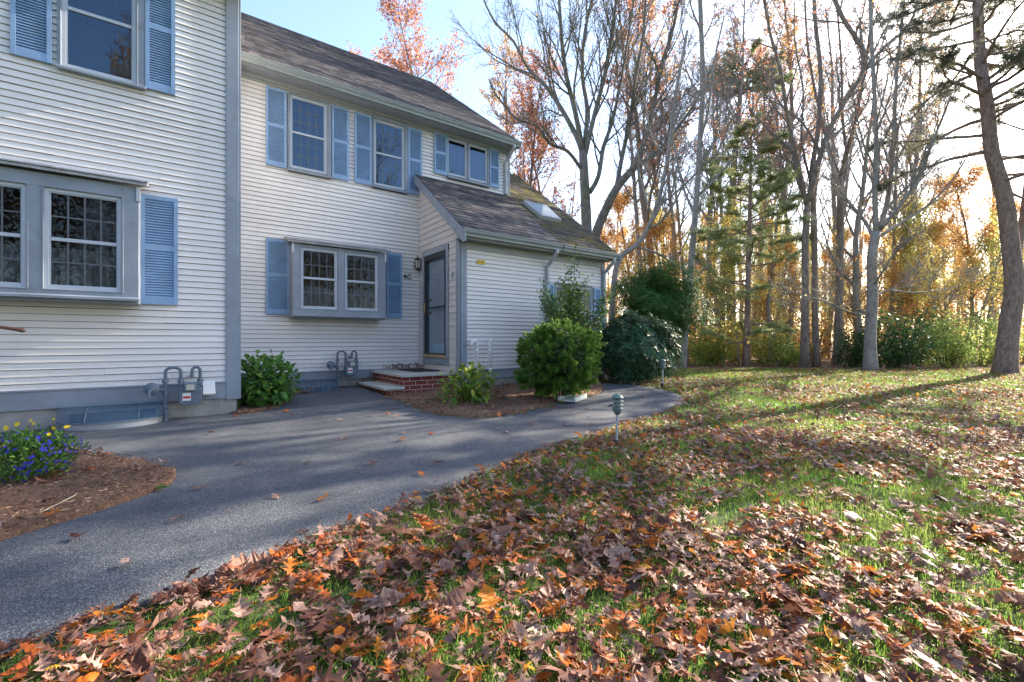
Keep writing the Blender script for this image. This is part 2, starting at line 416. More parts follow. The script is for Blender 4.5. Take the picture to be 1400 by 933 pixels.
M['lf_orange'] = leafmat('orange autumn leaves', [(0, (.34, .10, .02)), (.4, (.55, .20, .03)), (.75, (.66, .32, .05)), (1, (.72, .50, .10))], .55, bright=1.8)
M['lf_red'] = leafmat('russet autumn leaves', [(0, (.20, .045, .035)), (.4, (.42, .095, .05)), (.8, (.56, .19, .06)), (1, (.62, .36, .10))], .55, bright=1.7)
M['lf_yellow'] = leafmat('yellow autumn leaves', [(0, (.42, .32, .04)), (.5, (.66, .48, .05)), (.8, (.45, .46, .07)), (1, (.66, .32, .05))], .6, bright=1.8)
M['lf_green'] = leafmat('light green leaves', [(0, (.09, .15, .02)), (.6, (.20, .32, .04)), (1, (.45, .45, .06))], .5, bright=1.7)
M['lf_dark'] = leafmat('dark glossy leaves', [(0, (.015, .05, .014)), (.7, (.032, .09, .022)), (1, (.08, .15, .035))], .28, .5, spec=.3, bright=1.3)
M['lf_ever'] = leafmat('mid green evergreen leaves', [(0, (.025, .075, .015)), (.6, (.055, .15, .028)), (1, (.13, .24, .05))], .35, .5, bright=1.4)
M['lf_rhodo'] = leafmat('rhododendron leaves', [(0, (.014, .048, .022)), (.7, (.03, .09, .038)), (1, (.06, .14, .055))], .2, .45, spec=.35, bright=1.2)
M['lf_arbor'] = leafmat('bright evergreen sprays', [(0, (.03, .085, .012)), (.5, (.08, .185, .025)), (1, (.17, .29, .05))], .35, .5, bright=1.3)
M['lf_hydr'] = leafmat('broad bright green leaves', [(0, (.035, .11, .02)), (.6, (.07, .19, .03)), (1, (.14, .27, .04))], .35, .4, bright=1.4)
M['lf_lime'] = leafmat('lime green leaves', [(0, (.07, .15, .02)), (.6, (.15, .26, .03)), (1, (.38, .38, .05))], .4, .35, bright=1.4)
M['fl_blue'] = leafmat('blue petals', [(0, (.02, .02, .35)), (1, (.06, .05, .6))], .3)
M['fl_yellow'] = leafmat('yellow petals', [(0, (.75, .5, .01)), (1, (.85, .65, .03))], .3)
M['far'] = leafmat('haze tinted far foliage', [(0, (.26, .23, .20)), (.3, (.38, .28, .18)), (.55, (.55, .34, .13)), (.75, (.6, .42, .14)), (.9, (.3, .32, .13)), (1, (.45, .2, .11))], .55, bright=1.5)  # greyed tones put distance haze into the leaf colours
M['stem'] = barkmat('shrub stem', (.06, .045, .035, 1), (.16, .12, .09, 1))
# ================================================================ the houses
YL, YM, YW = 6.88, 8.69, 7.00      # facade planes: near unit, main wall, entry wing
XC, XD, XE, XR = .60, 3.96, 6.24, 7.62
EXPO = .0745
SL = .759
def on_x(px, py, X):
    x, y, z = ray(px, py); s = X/x
    return (y*s, z*s+H)
def rect(Y, xl, xr, tl, tr, bl, br):
    X0 = on_y(xl, tl, Y)[0]; X1 = on_y(xr, tr, Y)[0]
    return (X0, X1, (on_y(xl, bl, Y)[1]+on_y(xr, br, Y)[1])/2, (on_y(xl, tl, Y)[1]+on_y(xr, tr, Y)[1])/2)

def clapboards(name, Y, X0, X1, z0, z1, openings, parent, clip=None, mat='siding'):
    mb = MB(); z = z0; rng = random.Random(int(Y*100)); gap = .0055
    while z < z1-.01:
        zt = min(z+EXPO, z1); zc = (z+zt)/2
        iv = [(X0, X1)] if clip is None else [clip(zc)]
        for (a0, a1, b0, b1) in openings:
            if b0 < zc < b1:
                nv = []
                for (p, q) in iv:
                    if a1 <= p or a0 >= q: nv.append((p, q)); continue
                    if a0 > p: nv.append((p, a0))
                    if a1 < q: nv.append((a1, q))
                iv = nv
        for (p, q) in iv:
            if q-p < .01: continue
            cuts = [p]
            for c_ in sorted(rng.uniform(p, q) for _ in range(int((q-p)/3.2+rng.random()*.8))):
                if c_-cuts[-1] > .3 and q-c_ > .3: cuts.append(c_)
            cuts.append(q)
            for a, b in zip(cuts[:-1], cuts[1:]):
                dz = rng.uniform(-.0018, .0018); g = .0012 if b < q else 0
                yb = Y-.0185+rng.uniform(-.0015, .0015)
                vs = [(a, yb, z+gap+dz), (b-g, yb, z+gap+dz), (b-g, Y-.004, zt), (a, Y-.004, zt),
                      (a, Y+.004, z+gap+dz), (b-g, Y+.004, z+gap+dz), (b-g, Y+.004, zt), (a, Y+.004, zt)]
                mb.add(vs, [(0,1,2,3), (4,5,1,0), (3,2,6,7), (0,3,7,4), (1,5,6,2)], 0)
        z = zt
    return mb.build(name, M[mat], parent)
def backing(name, Y, X0, X1, z0, z1, openings, parent, mat='siding'):
    """sheathing behind the clapboards, darkened as gap shade, with the same holes"""
    xs = sorted(set([X0, X1]+[v for o in openings for v in o[:2] if X0 < v < X1]))
    zs = sorted(set([z0, z1]+[v for o in openings for v in o[2:] if z0 < v < z1]))
    mb = MB()
    for a, b in zip(xs[:-1], xs[1:]):
        for c, d in zip(zs[:-1], zs[1:]):
            mx, mz = (a+b)/2, (c+d)/2
            if any(o[0] < mx < o[1] and o[2] < mz < o[3] for o in openings): continue
            mb.add([(a, Y+.004, c), (b, Y+.004, c), (b, Y+.004, d), (a, Y+.004, d)], [(0, 1, 2, 3)], 0)
    return mb

def shutter(parent, Y, R):
    x0, x1, z0, z1 = R; mb = MB(); y0, y1 = Y-.052, Y-.025
    sw = .038; rw = .055; zm = z0+(z1-z0)*.52
    mb.box(x0, x0+sw, y0, y1, z0, z1, r=.5); mb.box(x1-sw, x1, y0, y1, z0, z1, r=.6)
    for (a, b) in ((z0, z0+rw*1.5), (zm-rw*.55, zm+rw*.55), (z1-rw*.9, z1)): mb.box(x0+sw, x1-sw, y0+.002, y1, a, b, r=.55)
    for (a, b) in ((z0+rw*1.5, zm-rw*.55), (zm+rw*.55, z1-rw*.9)):
        n = max(3, int((b-a)/.030)); h = (b-a)/n
        for i in range(n):
            z = a+i*h
            mb.add([(x0+sw, y0+.003, z+.002), (x1-sw, y0+.003, z+.002), (x1-sw, y1-.002, z+h+.002), (x0+sw, y1-.002, z+h+.002),
                    (x0+sw, y0+.009, z-.002), (x1-sw, y0+.009, z-.002), (x1-sw, y1, z+h-.004), (x0+sw, y1, z+h-.004)],
                   [(0,1,2,3), (4,7,6,5), (0,4,5,1)], r=random.random())
    mb.box(x0+sw*.5, x1-sw*.5, y1-.001, y1+.004, z0+.01, z1-.01)
    return mb.build('shutter', M['shutter'], parent)

def wavy(x0, x1, y, z0, z1, mat, parent, name='curtain', amp=.02, wl=.09):
    mb = MB(); n = max(6, int((x1-x0)/.012)); vs = []
    for i in range(n+1):
        x = x0+(x1-x0)*i/n; yy = y+amp*math.sin(x*2*math.pi/wl)+amp*.5*math.sin(x*17)
        vs += [(x, yy, z0), (x, yy, z1)]
    mb.add(vs, [(2*i, 2*i+2, 2*i+3, 2*i+1) for i in range(n)], 0, .5)
    return mb.build(name, M[mat], parent, smooth=True)

def window(parent, Y, R, G, openings, munt=None, bay=0, inside=('curtain',), label=None, rails=True, sash_mat='sash', sill=True):
    x0, x1, z0, z1 = R; Yf = Y-bay; sw = .048
    openings.append((x0+.012, x1-.012, z0+.012, z1-.012))
    S = [(g[0]-sw, g[1]+sw, g[2]-sw, g[3]+sw) for g in G]
    sz0 = min(s[2] for s in S); sz1 = max(s[3] for s in S)
    c = MB(); f0, f1 = Yf-.044, Yf+.02
    c.box(x0, S[0][0], f0, f1, z0, z1, r=.4); c.box(S[-1][1], x1, f0, f1, z0, z1, r=.5)
    c.box(S[0][0], S[-1][1], f0+.001, f1, sz1, z1, r=.45)
    c.box(S[0][0], S[-1][1], f0+.001, f1, z0, sz0, r=.5)
    # stepped inner moulding
    for s in S:
        c.frame(s[0]-.012, s[1]+.012, s[2]-.012, s[3]+.012, f0-.008, f0, .012)
    for a, b in zip(S[:-1], S[1:]): c.box(a[1], b[0], f0+.001, f1, sz0, sz1, r=.5)
    if bay:
        c.box(x0, x0+.03, f1, Y-.004, z0, z1); c.box(x1-.03, x1, f1, Y-.004, z0, z1)
        c.box(x0+.001, x1-.001, f0+.03, Y-.004, z0-.03, z0-.001); c.box(x0+.03, x1-.03, f1, Y-.004, z1-.03, z1)
    if sill:
        c.extrude([(f0-.045, z0-.008), (f0-.045, z0+.02), (f0, z0+.035), (f0, z0-.008)], 'x', x0-.01, x1+.01)
    w = c.build('window', M['trim'], parent, bevel=.003)
    if label: w['label'] = label
    for g, s in zip(G, S):
        m = MB(); zm = g[4] if len(g) > 4 and g[4] else None
        m.frame(s[0], s[1], s[2], s[3], Yf-.026, Yf+.012, sw-.012)
        m.frame(g[0]-.012, g[1]+.012, g[2]-.012, g[3]+.012, Yf-.016, Yf+.010, .012)
        if zm: m.box(g[0], g[1], Yf-.020, Yf+.01, zm-.018, zm+.018)
        m.build('sash', M[sash_mat], w, bevel=.002)
        p = MB(); p.add([(g[0], Yf-.004, g[2]), (g[1], Yf-.004, g[2]), (g[1], Yf-.004, g[3]), (g[0], Yf-.004, g[3])], [(0, 1, 2, 3)])
        p.build('pane', M['glass_up' if z0 > 3.2 else 'glass'], w)
        if munt:
            q = MB(); nx, nz = munt
            for i in range(1, nx):
                x = g[0]+(g[1]-g[0])*i/nx; q.box(x-.007, x+.007, Yf-.009, Yf-.0055, g[2], g[3])
            for i in range(1, nz):
                z = g[2]+(g[3]-g[2])*i/nz; q.box(g[0], g[1], Yf-.0085, Yf-.006, z-.007, z+.007)
            q.build('muntin_grid', M['munt'], w)
    # the room behind
    ri = MB(); a0, a1, b0, b1 = x0+.03, x1-.03, z0+.03, z1-.03; yb = Y+1.1; yf = Y+.006
    ri.add([(a0, yf, b0), (a1, yf, b0), (a1, yf, b1), (a0, yf, b1), (a0-.4, yb, b0-.3), (a1+.4, yb, b0-.3), (a1+.4, yb, b1+.2), (a0-.4, yb, b1+.2)],
           [(4, 5, 6, 7), (0, 4, 7, 3), (1, 2, 6, 5), (0, 1, 5, 4), (3, 7, 6, 2)])
    ri.build('room', M['room' if 'warm' in inside else 'dark'], w)
    if 'curtain' in inside: wavy(a0+.01, a1-.01, Yf+.12, b0, b1, 'curtain', w)
    if 'half' in inside: wavy(a0+.01, a1-.01, Yf+.10, b0, b0+(b1-b0)*.42, 'curtain_pale', w)
    if 'sides' in inside:
        d = (a1-a0)*.22; wavy(a0+.01, a0+d, Yf+.11, b0, b1, 'curtain', w); wavy(a1-d, a1-.01, Yf+.11, b0, b1, 'curtain', w)
    if 'blind' in inside: 
        bl = MB(); n = int((b1-b0)/.05)
        for i in range(n):
            z = b0+(b1-b0)*i/n; bl.box(a0+.02, a1-.02, Yf+.09, Yf+.094, z+.004, z+.046)
        bl.build('blind', M['blind'], w)
    return w

def bay_roof(parent, Y, R, bay):
    """little shingled shed roof over a box window"""
    x0, x1, z0, z1 = R; m = MB(); a, b = x0-.07, x1+.07
    y0, zz0 = Y-bay-.11, z1+.012; y1, zz1 = Y-.004, z1+.135
    m.add([(a, y0, zz0), (b, y0, zz0), (b, y1, zz1), (a, y1, zz1), (a, y0, zz0+.03), (b, y0, zz0+.03), (b, y1, zz1+.03), (a, y1, zz1+.03)],
          [(0,3,2,1), (4,5,6,7), (0,1,5,4), (1,2,6,5), (3,0,4,7)])
    x = a
    rng = random.Random(3)
    for row in range(2):
        x = a-.01*row
        while x < b:
            wd = rng.uniform(.2, .33); xe = min(x+wd, b+.01)
            t = .5*row; yy = y0-.015+(y1-y0)*t; zl = zz0+.034+(zz1-zz0)*t
            yu = y0+(y1-y0)*(t+.55); zu = zz0+.034+(zz1-zz0)*(t+.55); h = .014+rng.uniform(-.003, .004)
            m.add([(x+.003, yy, zl), (xe, yy, zl), (xe, yu, zu), (x+.003, yu, zu), (x+.003, yy, zl+h), (xe, yy, zl+h), (xe, yu, zu+.003), (x+.003, yu, zu+.003)],
                  [(4,5,6,7), (0,1,5,4), (1,2,6,5), (3,0,4,7)], r=rng.random())
            x = xe
    m.build('window_roof', M['baycover'], parent)
    br = MB()
    for x in (x0-.012, x1-.02):
        br.box(x, x+.03, Y-bay-.06, Y-bay+.02, z1-.16, z1+.01)
    br.build('bracket', M['galv'], parent)

M['baycover'] = paint('weathered bay roof', (.34, .34, .37, 1), .7, .25, 12, dirt=(.16, .15, .15, 1))

def roof_plane(name, X0, X1, Y0, z0, Y1, mat, parent, expo=.135, clip=None, seed=1):
    L = (Y1-Y0)*math.sqrt(1+SL*SL); n = int(math.ceil(L/expo)); e = L/n
    c, s = 1/math.sqrt(1+SL*SL), SL/math.sqrt(1+SL*SL); rng = random.Random(seed); mb = MB()
    P = lambda x, d, h: (x, Y0+d*c-h*s, z0+d*s+h*c)
    for i in range(n):
        d0, d1 = i*e, (i+1)*e; x = X0-rng.uniform(0, .3)
        a0, a1 = (X0, X1) if clip is None else clip(Y0+d0*c)
        r0 = rng.random()*.25
        while x < a1:
            w = rng.uniform(.13, .20); xe = min(x+w, a1); xs = max(x, a0)
            if xe-xs > .005:
                h = .009+rng.uniform(-.002, .003); j = rng.uniform(-.004, .004)
                mb.add([P(xs+.0015, d0+j, h), P(xe-.0015, d0+j, h), P(xe-.0015, d1+.01, .001), P(xs+.0015, d1+.01, .001),
                        P(xs+.0015, d0+j, -.001), P(xe-.0015, d0+j, -.001)], [(0,1,2,3), (4,5,1,0)], r=min(1, r0+rng.random()*.75))
            x += w
    a = P(X0, 0, -.004); b = P(X1, 0, -.004); cc = P(X1, L, -.004); d = P(X0, L, -.004)
    a2, b2, c2, d2 = [(v[0], v[1], v[2]-.06) for v in (a, b, cc, d)]
    mb.add([a, b, cc, d, a2, b2, c2, d2], [(0,1,2,3), (4,7,6,5), (0,4,5,1), (1,5,6,2), (2,6,7,3), (3,7,4,0)], r=.3)
    return mb.build(name, M[mat], parent)

def gutter(parent, X0, X1, Yo, zt, Yi):
    """ogee gutter from its outer lip Yo back to the fascia Yi"""
    h = .115; m = MB()
    prof = [(Yo, zt), (Yo-.004, zt-.012), (Yo+.012, zt-.018), (Yo+.014, zt-.045), (Yo+.045, zt-.085), (Yo+.05, zt-h), (Yi, zt-h), (Yi, zt-h+.004), (Yo+.055, zt-h+.004), (Yo+.05, zt-.083), (Yo+.019, zt-.043), (Yo+.018, zt-.004)]
    m.extrude(prof, 'x', X0, X1)
    for x in (X0, X1-.003): m.extrude([(Yo, zt), (Yo+.012, zt-.045), (Yo+.05, zt-h), (Yi, zt-h), (Yi, zt)], 'x', x, x+.003)
    m.build('gutter', M['gutter'], parent)

def downspout(parent, x, yo, zo, yw, zb, kick=False):
    m = MB(); w, d = .036, .028
    pts = [(yo, zo), (yo, zo-.07), (yw-.05, zo-.30), (yw-.05, zb)]
    m.tube([(x, p[0], p[1]) for p in [pts[0], pts[1]]]+[(x, pts[1][0]+(pts[2][0]-pts[1][0])*t, pts[1][1]+(pts[2][1]-pts[1][1])*t) for t in (.15, .5, .85)]+[(x, p[0], p[1]) for p in pts[2:]],
           [.038]*7, 8)
    if kick: m.tube([(x, yw-.05, zb), (x, yw-.07, zb-.05), (x, yw-.2, zb-.09)], .038, 8)
    for z in (zb+.3, (zb+zo)/2): m.box(x-.045, x+.045, yw-.092, yw-.018, z, z+.02)
    m.build('downspout', M['spout'], parent, bevel=.004)

# ---------------------------------------------------------------- near unit
near = thing('townhouse', (-3.5, YL, 0), 'near townhouse wall at the left edge of the photo, cream clapboard with grey corner board', 'house')
op = []
zsL = (on_y(0, 539, YL)[1]+on_y(310, 522, YL)[1])/2
zkL = (on_y(0, 563, YL)[1]+on_y(303, 545, YL)[1])/2
x0_, x1_, z0_, _t = rect(YL, 79, 206, 0, 0, 94, 128)
gx0, gx1, gz0, _t = rect(YL, 93, 180, 0, 0, 90, 109)
zr_ = on_y(136, 25, YL)[1]; gh = (zr_-gz0)*2
window(near, YL, (x0_, x1_-.05, z0_, gz0+gh+.17), [(gx0, gx1, gz0, gz0+gh, zr_)], op, inside=('curtain',), munt=None, label='upper window reflecting blue sky, between two shutters')
sR = rect(YL, 199, 239.5, 0, 0, 122, 133); sh = gz0+gh+.15
shutter(near, YL, (sR[0], sR[1], sR[2], sh))
sR2 = rect(YL, 16, 72, 0, 0, 78, 89); shutter(near, YL, (sR2[0], sR2[1], sR[2], sh))
# the big box window
BAY = .33; YB = YL-BAY
bx0 = on_y(0, 300, YB)[0]-.95; bx1 = on_y(190, 300, YB)[0]
bz0 = on_y(190, 412, YB)[1]; bz1 = on_y(190, 258, YB)[1]
gB = (on_y(70, 300, YB)[0], on_y(159.5, 300, YB)[0], on_y(115, 391.5, YB)[1], on_y(115, 270.5, YB)[1], on_y(115, 331, YB)[1])
wA = gB[1]-gB[0]; gA1 = on_y(28.7, 300, YB)[0]
w = window(near, YL, (bx0, bx1, bz0, bz1), [(gA1-wA, gA1)+gB[2:], gB], op, bay=BAY, munt=(4, 4), inside=('half', 'sides'), label='wide double box window under a small shed roof')
bay_roof(near, YL, (bx0, bx1, bz0, bz1), BAY)
sR3 = rect(YL, 193, 243, 267, 273, 416, 418); shutter(near, YL, sR3)
ztL = 5.42
clapboards('wall', YL, -9, XC-.13, zsL, ztL, op, near)
backing('sheathing', YL, -9, XC, -.2, ztL+.2, op, near).build('sheathing', M['gap_shade'], near)
bk = MB()
bk.box(XC-.012, XC-.002, YL+.006, 14.5, -.2, ztL+.1); bk.box(-9, -8.99, YL+.006, 14.5, -.2, ztL+.1); bk.box(-9, XC, 14.4, 14.5, -.2, ztL+.1)
zr = 5.50+(11.1-6.53)*SL
bk.add([(XC-.005, 6.9, ztL+.1), (XC-.005, 14.5, ztL+.1), (XC-.005, 11.1, zr-.1)], [(0, 1, 2)])
bk.add([(XC, 15.6, zr-4.5*SL), (-9.2, 15.6, zr-4.5*SL), (-9.2, 11.1, zr), (XC+.1, 11.1, zr)], [(0, 1, 2, 3)])
bk.build('side_wall', M['siding'], near)
m = MB(); m.box(XC-.135, XC+.004, YL-.034, YL+.1, zkL-.02, ztL+.15); m.box(XC-.01, XC+.03, YL-.03, YL+.11, zkL-.02, ztL+.15)
m.build('corner_board', M['trim'], near, bevel=.004)
m = MB(); m.box(-9, XC-.137, YL-.030, YL, zkL, zsL); m.box(-9, XC-.137, YL-.042, YL, zsL-.002, zsL+.018)
m.build('skirt_board', M['trim'], near, bevel=.003)
m = MB(); m.box(-9, XC-.02, YL-.004, YL+.2, -.25, zkL+.01); m.box(XC-.21, XC-.025, YL-.007, YL, -.2, zkL)
m.build('foundation', M['conc'], near, bevel=.004)
m = MB(); m.box(-9, XC, YL-.03, YL, ztL-.02, ztL+.16); m.box(-9, XC+.1, 6.60, YL, ztL+.08, ztL+.1); m.box(-9, XC+.1, 6.58, 6.60, ztL-.03, ztL+.1)
m.build('frieze_board', M['soffit'], near)
roof_plane('roof', -9.2, XC+.12, 6.53, 5.50, 11.1, 'roof', near, seed=4)
gutter(near, -9.2, XC+.1, 6.46, 5.50, 6.575)

# ---------------------------------------------------------------- entry unit
unit = thing('townhouse', (3.5, YM, 0), 'cream two storey townhouse with blue shutters, entry wing, grey storm door and brown shingle roof', 'house')
op = []; wv = []
def W2(px, side, **k): pass
R = rect(YM, 393, 452, 128, 142, 233, 246); G = rect(YM, 399.6, 442.5, 135.5, 146, 226, 236)
zr_ = (on_y(399.6, 182, YM)[1]+on_y(442.5, 190, YM)[1])/2
window(unit, YM, R, [G+(zr_,)], op, munt=(4, 6), inside=('blind',), label='upper window left of the pair, reflecting blue sky')
R3 = rect(YM, 508, 557, 158, 170, 256, 266); G3 = rect(YM, 513.8, 549, 168, 176.7, 252, 259)
zr3 = (on_y(513.8, 210, YM)[1]+on_y(549, 217, YM)[1])/2
window(unit, YM, R3, [(G3[0], G3[1], G[2], G[3], zr_)], op, munt=(4, 6), inside=('curtain',), label='upper window next to the entry wing roof')
for q in ((363, 391, 116, 123.5, 227, 231.5), (453, 476, 142, 148.5, 244, 249), (484, 507, 151, 157, 250, 255.6), (557, 575.6, 175, 178, 265, 268.6)):
    s = rect(YM, *q); shutter(unit, YM, (s[0], s[1], R[2]+.02, R[3]-.01))
G4 = rect(YM, 613, 635, 194, 196, 238, 242); G5 = rect(YM, 642, 663, 202, 206, 243.5, 247.6)
zc0, zc1 = (G4[2]+G5[2])/2, (G4[3]+G5[3])/2
x0c = on_y(610.5, 200, YM)[0]; x1c = on_y(667.5, 200, YM)[0]
window(unit, YM, (x0c, x1c, zc0-.12, zc1+.09), [(G4[0], G4[1], zc0, zc1), (G5[0], G5[1], zc0, zc1)], op, inside=('curtain',), label='small double casement window over the entry roof')
for q in ((592.7, 610, 184, 188, 233, 237), (668, 681, 207.5, 210, 252, 255)):
    s = rect(YM, *q); shutter(unit, YM, (s[0], s[1], zc0-.09, zc1+.08))
BAY2 = .33; YB = YM-BAY2
bR = (on_y(399.5, 350, YB)[0], on_y(526, 350, YB)[0], (on_y(400, 431, YB)[1]+on_y(521, 436, YB)[1])/2, (on_y(400, 332, YB)[1]+on_y(526, 349, YB)[1])/2)
gz0_ = on_y(436, 419.2, YB)[1]; gz1_ = on_y(436, 345, YB)[1]; gr_ = on_y(436, 381.5, YB)[1]
window(unit, YM, bR, [(on_y(414.6, 350, YB)[0], on_y(457, 350, YB)[0], gz0_, gz1_, gr_), (on_y(474.4, 350, YB)[0], on_y(512.6, 350, YB)[0], gz0_, gz1_, gr_)], op,
       munt=(4, 4), bay=BAY2, inside=('warm', 'half'), label='double box window beside the front door')
bay_roof(unit, YM, bR, BAY2)
for q in ((363, 395, 326, 330, 429.5, 431), (527.5, 548, 346.5, 347.5, 435, 435)):
    s = rect(YM, *q); shutter(unit, YM, s)
zsM = on_y(420, 509, YM)[1]; zkM = zsM-.16
ztM = on_y(325, 104.5, YM)[1]
clapboards('wall', YM, XC+.03, XE-.07, zsM, ztM, op, unit)
backing('sheathing', YM, XC, XE, -.2, ztM+.4, op, unit).build('sheathing', M['gap_shade'], unit)
bk = MB()
zr = 5.50+(13-8.34)*SL
bk.box(XE-.012, XE-.002, YM+.006, 17.3, 0, ztM+.15); bk.box(XC, XE, 17.3, 17.35, 0, ztM+.2)
bk.add([(XE-.004, YM, ztM+.15), (XE-.004, 17.3, ztM+.15), (XE-.004, 13, zr-.12)], [(0, 1, 2)])
bk.add([(XC, 17.6, zr-4.6*SL), (XC, 13, zr-.01), (XE+.05, 13, zr-.01), (XE+.05, 17.6, zr-4.6*SL)], [(0, 1, 2, 3)])
# wing shell
bk.box(XR-.012, XR-.002, YW+.006, 13.6, -.2, 2.9); bk.box(XE, XR, 13.6, 13.65, -.2, 3.0)
bk.add([(XR-.004, YW, 2.9), (XR-.004, 13.6, 2.9), (XR-.004, 10.35, 2.86+3.65*SL-.1)], [(0, 1, 2)])
bk.add([(XE-.1, 14, 5.68-3.6*SL), (XE-.1, 10.4, 5.66), (7.75, 10.4, 5.66), (7.75, 14, 5.68-3.6*SL)], [(0, 1, 2, 3)])
bk.build('side_wall', M['siding'], unit)
m = MB(); m.box(XE-.075, XE+.003, YM-.03, YM+.1, 3.9, ztM+.05); m.build('corner_board', M['trim'], unit, bevel=.004); m = MB()
zsW = on_y(680, 505, YW)[1]; zkW = on_y(680, 517, YW)[1]; ztW = on_y(632, 356, YW)[1]-.0
m.box(XD-.02, XD+.125, YW-.034, YW+.02, zkW-.03, 2.78); m.box(XD-.034, XD-.0, YW-.034, YW+.085, zkW-.03, 2.78)
m.build('corner_board', M['trim'], unit, bevel=.004)
m = MB(); m.box(XR-.10, XR+.004, YW-.034, YW+.08, zkW-.02, 2.78); m.build('corner_board', M['trim'], unit, bevel=.004)
m = MB(); m.box(XC+.03, XC+.05, YM-.03, YM, zkM, ztM)
m.build('corner_board', M['trim'], unit, bevel=.004)
m = MB(); m.box(XC+.03, XD, YM-.03, YM, zkM, zsM-.001); m.box(XC+.03, XD, YM-.04, YM, zsM-.003, zsM+.014)
m.box(XD+.127, XR-.10, YW-.03, YW, zkW, zsW-.001); m.box(XD+.127, XR-.10, YW-.042, YW, zsW-.003, zsW+.014)
m.build('skirt_board', M['trim'], unit, bevel=.003)
m = MB(); m.box(XC, XD, YM-.005, YM+.2, -.2, zkM+.01); m.box(XD+.01, XR-.01, YW-.005, YW+.2, -.2, zkW+.01)
m.build('foundation', M['conc'], unit, bevel=.004)
# main eave: frieze, soffit, fascia, gutter
m = MB(); m.box(XC+.03, XE, YM-.03, YM-.001, ztM, 5.47); m.box(XC+.03, XE+.06, 8.385, YM-.031, 5.40, 5.412); m.box(XC+.03, XE+.06, 8.37, 8.385, 5.38, 5.50)
m.box(XC+.03, XE+.01, YM-.07, YM-.031, 5.34, 5.40)
m.build('frieze_board', M['soffit'], unit, bevel=.002)
roof_plane('roof', XC+.02, XE+.06, 8.32, 5.52, 13.0, 'roof', unit, seed=7)
gutter(unit, XC+.04, XE+.05, 8.25, 5.505, 8.368)
m = MB(); 
yy0, zz0 = 8.36, 5.42; yy1, zz1 = 13, 5.42+4.64*SL
m.add([(XE+.02, yy0, zz0), (XE+.02, yy1, zz1), (XE+.02, yy1, zz1+.13), (XE+.02, yy0, zz0+.10), (XE+.05, yy0, zz0), (XE+.05, yy1, zz1), (XE+.05, yy1, zz1+.13), (XE+.05, yy0, zz0+.10)],
      [(0,1,2,3), (4,7,6,5), (0,4,5,1), (1,5,6,2), (2,6,7,3), (3,7,4,0)])
m.build('rake_board', M['trim'], unit)
dsx = on_y(691, 230, YM-.03)[0]
downspout(unit, dsx, 8.31, 5.42, YM, on_y(690, 268, YM)[1]+.02)
# ---- wing
opw = []
wr = (on_y(760, 400, YW)[0], on_y(807, 400, YW)[0], on_y(760, 432, YW)[1], on_y(760, 393, YW)[1])
window(unit, YW, (wr[0]-.06, wr[1]+.06, wr[2]-.35, wr[3]+.07), [(wr[0], wr[1], wr[2]-.28, wr[3], wr[2]+.1)], opw, inside=('curtain',), label='wing window half hidden behind the holly')
shutter(unit, YW, (on_y(747, 400, YW)[0], on_y(757, 400, YW)[0]-.02, wr[2]-.33, wr[3]+.06))
shutter(unit, YW, (on_y(808, 400, YW)[0]+.05, on_y(817, 400, YW)[0]+.05, wr[2]-.33, wr[3]+.06))
ztW = 2.72
clapboards('wall', YW, XD+.125, XR-.1, zsW, ztW-.13, opw, unit)
backing('sw', YW, XD, XR, -.2, ztW+.1, opw, unit).build('sheathing', M['gap_shade'], unit)
m = MB(); m.box(XD+.125, XR-.1, YW-.03, YW-.001, ztW-.13, 2.80); m.box(XD-.1, XR+.1, 6.755, YW-.0, 2.725, 2.737); m.box(XD-.1, XR+.12, 6.74, 6.755, 2.71, 2.84)
m.build('frieze_board', M['soffit'], unit, bevel=.002)
roof_plane('roof', XD-.11, 6.12, 6.69, 2.862, YM-.02, 'roof', unit, seed=9)
mr = roof_plane('roof', 6.12, 7.76, 6.69, 2.866, 10.4, 'mossroof', unit, seed=12); mr['label'] = 'mossy section of roof at the far end'
gutter(unit, XD-.12, 6.07, 6.61, 2.855, 6.738); gutter(unit, 6.09, XR+.14, 6.61, 2.855, 6.738)
# rake board of the entry wing, facing the walk
m = MB(); X = XD-.12
def rk(y): return 2.862+(y-6.69)*SL
m.add([(X, 6.68, rk(6.68)-.20), (X, YM-.02, rk(YM-.02)-.17), (X, YM-.02, rk(YM-.02)+.0), (X, 6.64, rk(6.64)-.0), (X, 6.64, rk(6.64)-.14)], [(0, 1, 2, 3, 4)])
m.v = []; m.f = []; m.m = []; m.r = []
prof = [(6.70, rk(6.70)-.235), (YM-.02, rk(YM-.02)-.185), (YM-.02, rk(YM-.02)-.008), (6.62, rk(6.62)-.008), (6.62, rk(6.62)-.17)]
m.extrude(prof, 'x', X-.001, X+.024)
m.extrude([(6.64, rk(6.64)-.05), (YM-.02, rk(YM-.02)-.055), (YM-.02, rk(YM-.02)-.006), (6.61, rk(6.61)-.006)], 'x', X-.016, X-.001)
m.build('rake_board', M['trim'], unit, bevel=.003)
m = MB(); X = 7.745
m.extrude([(6.62, rk(6.62)-.15), (10.4, rk(10.4)-.15), (10.4, rk(10.4)-.006), (6.62, rk(6.62)-.006)], 'x', X-.02, X+.004)
m.build('rake_board', M['trim'], unit, bevel=.003)
downspout(unit, on_y(748, 400, YW-.03)[0], 6.67, 2.76, YW, .12, True)
downspout(unit, XR-.03, 6.67, 2.76, YW, .14, True)
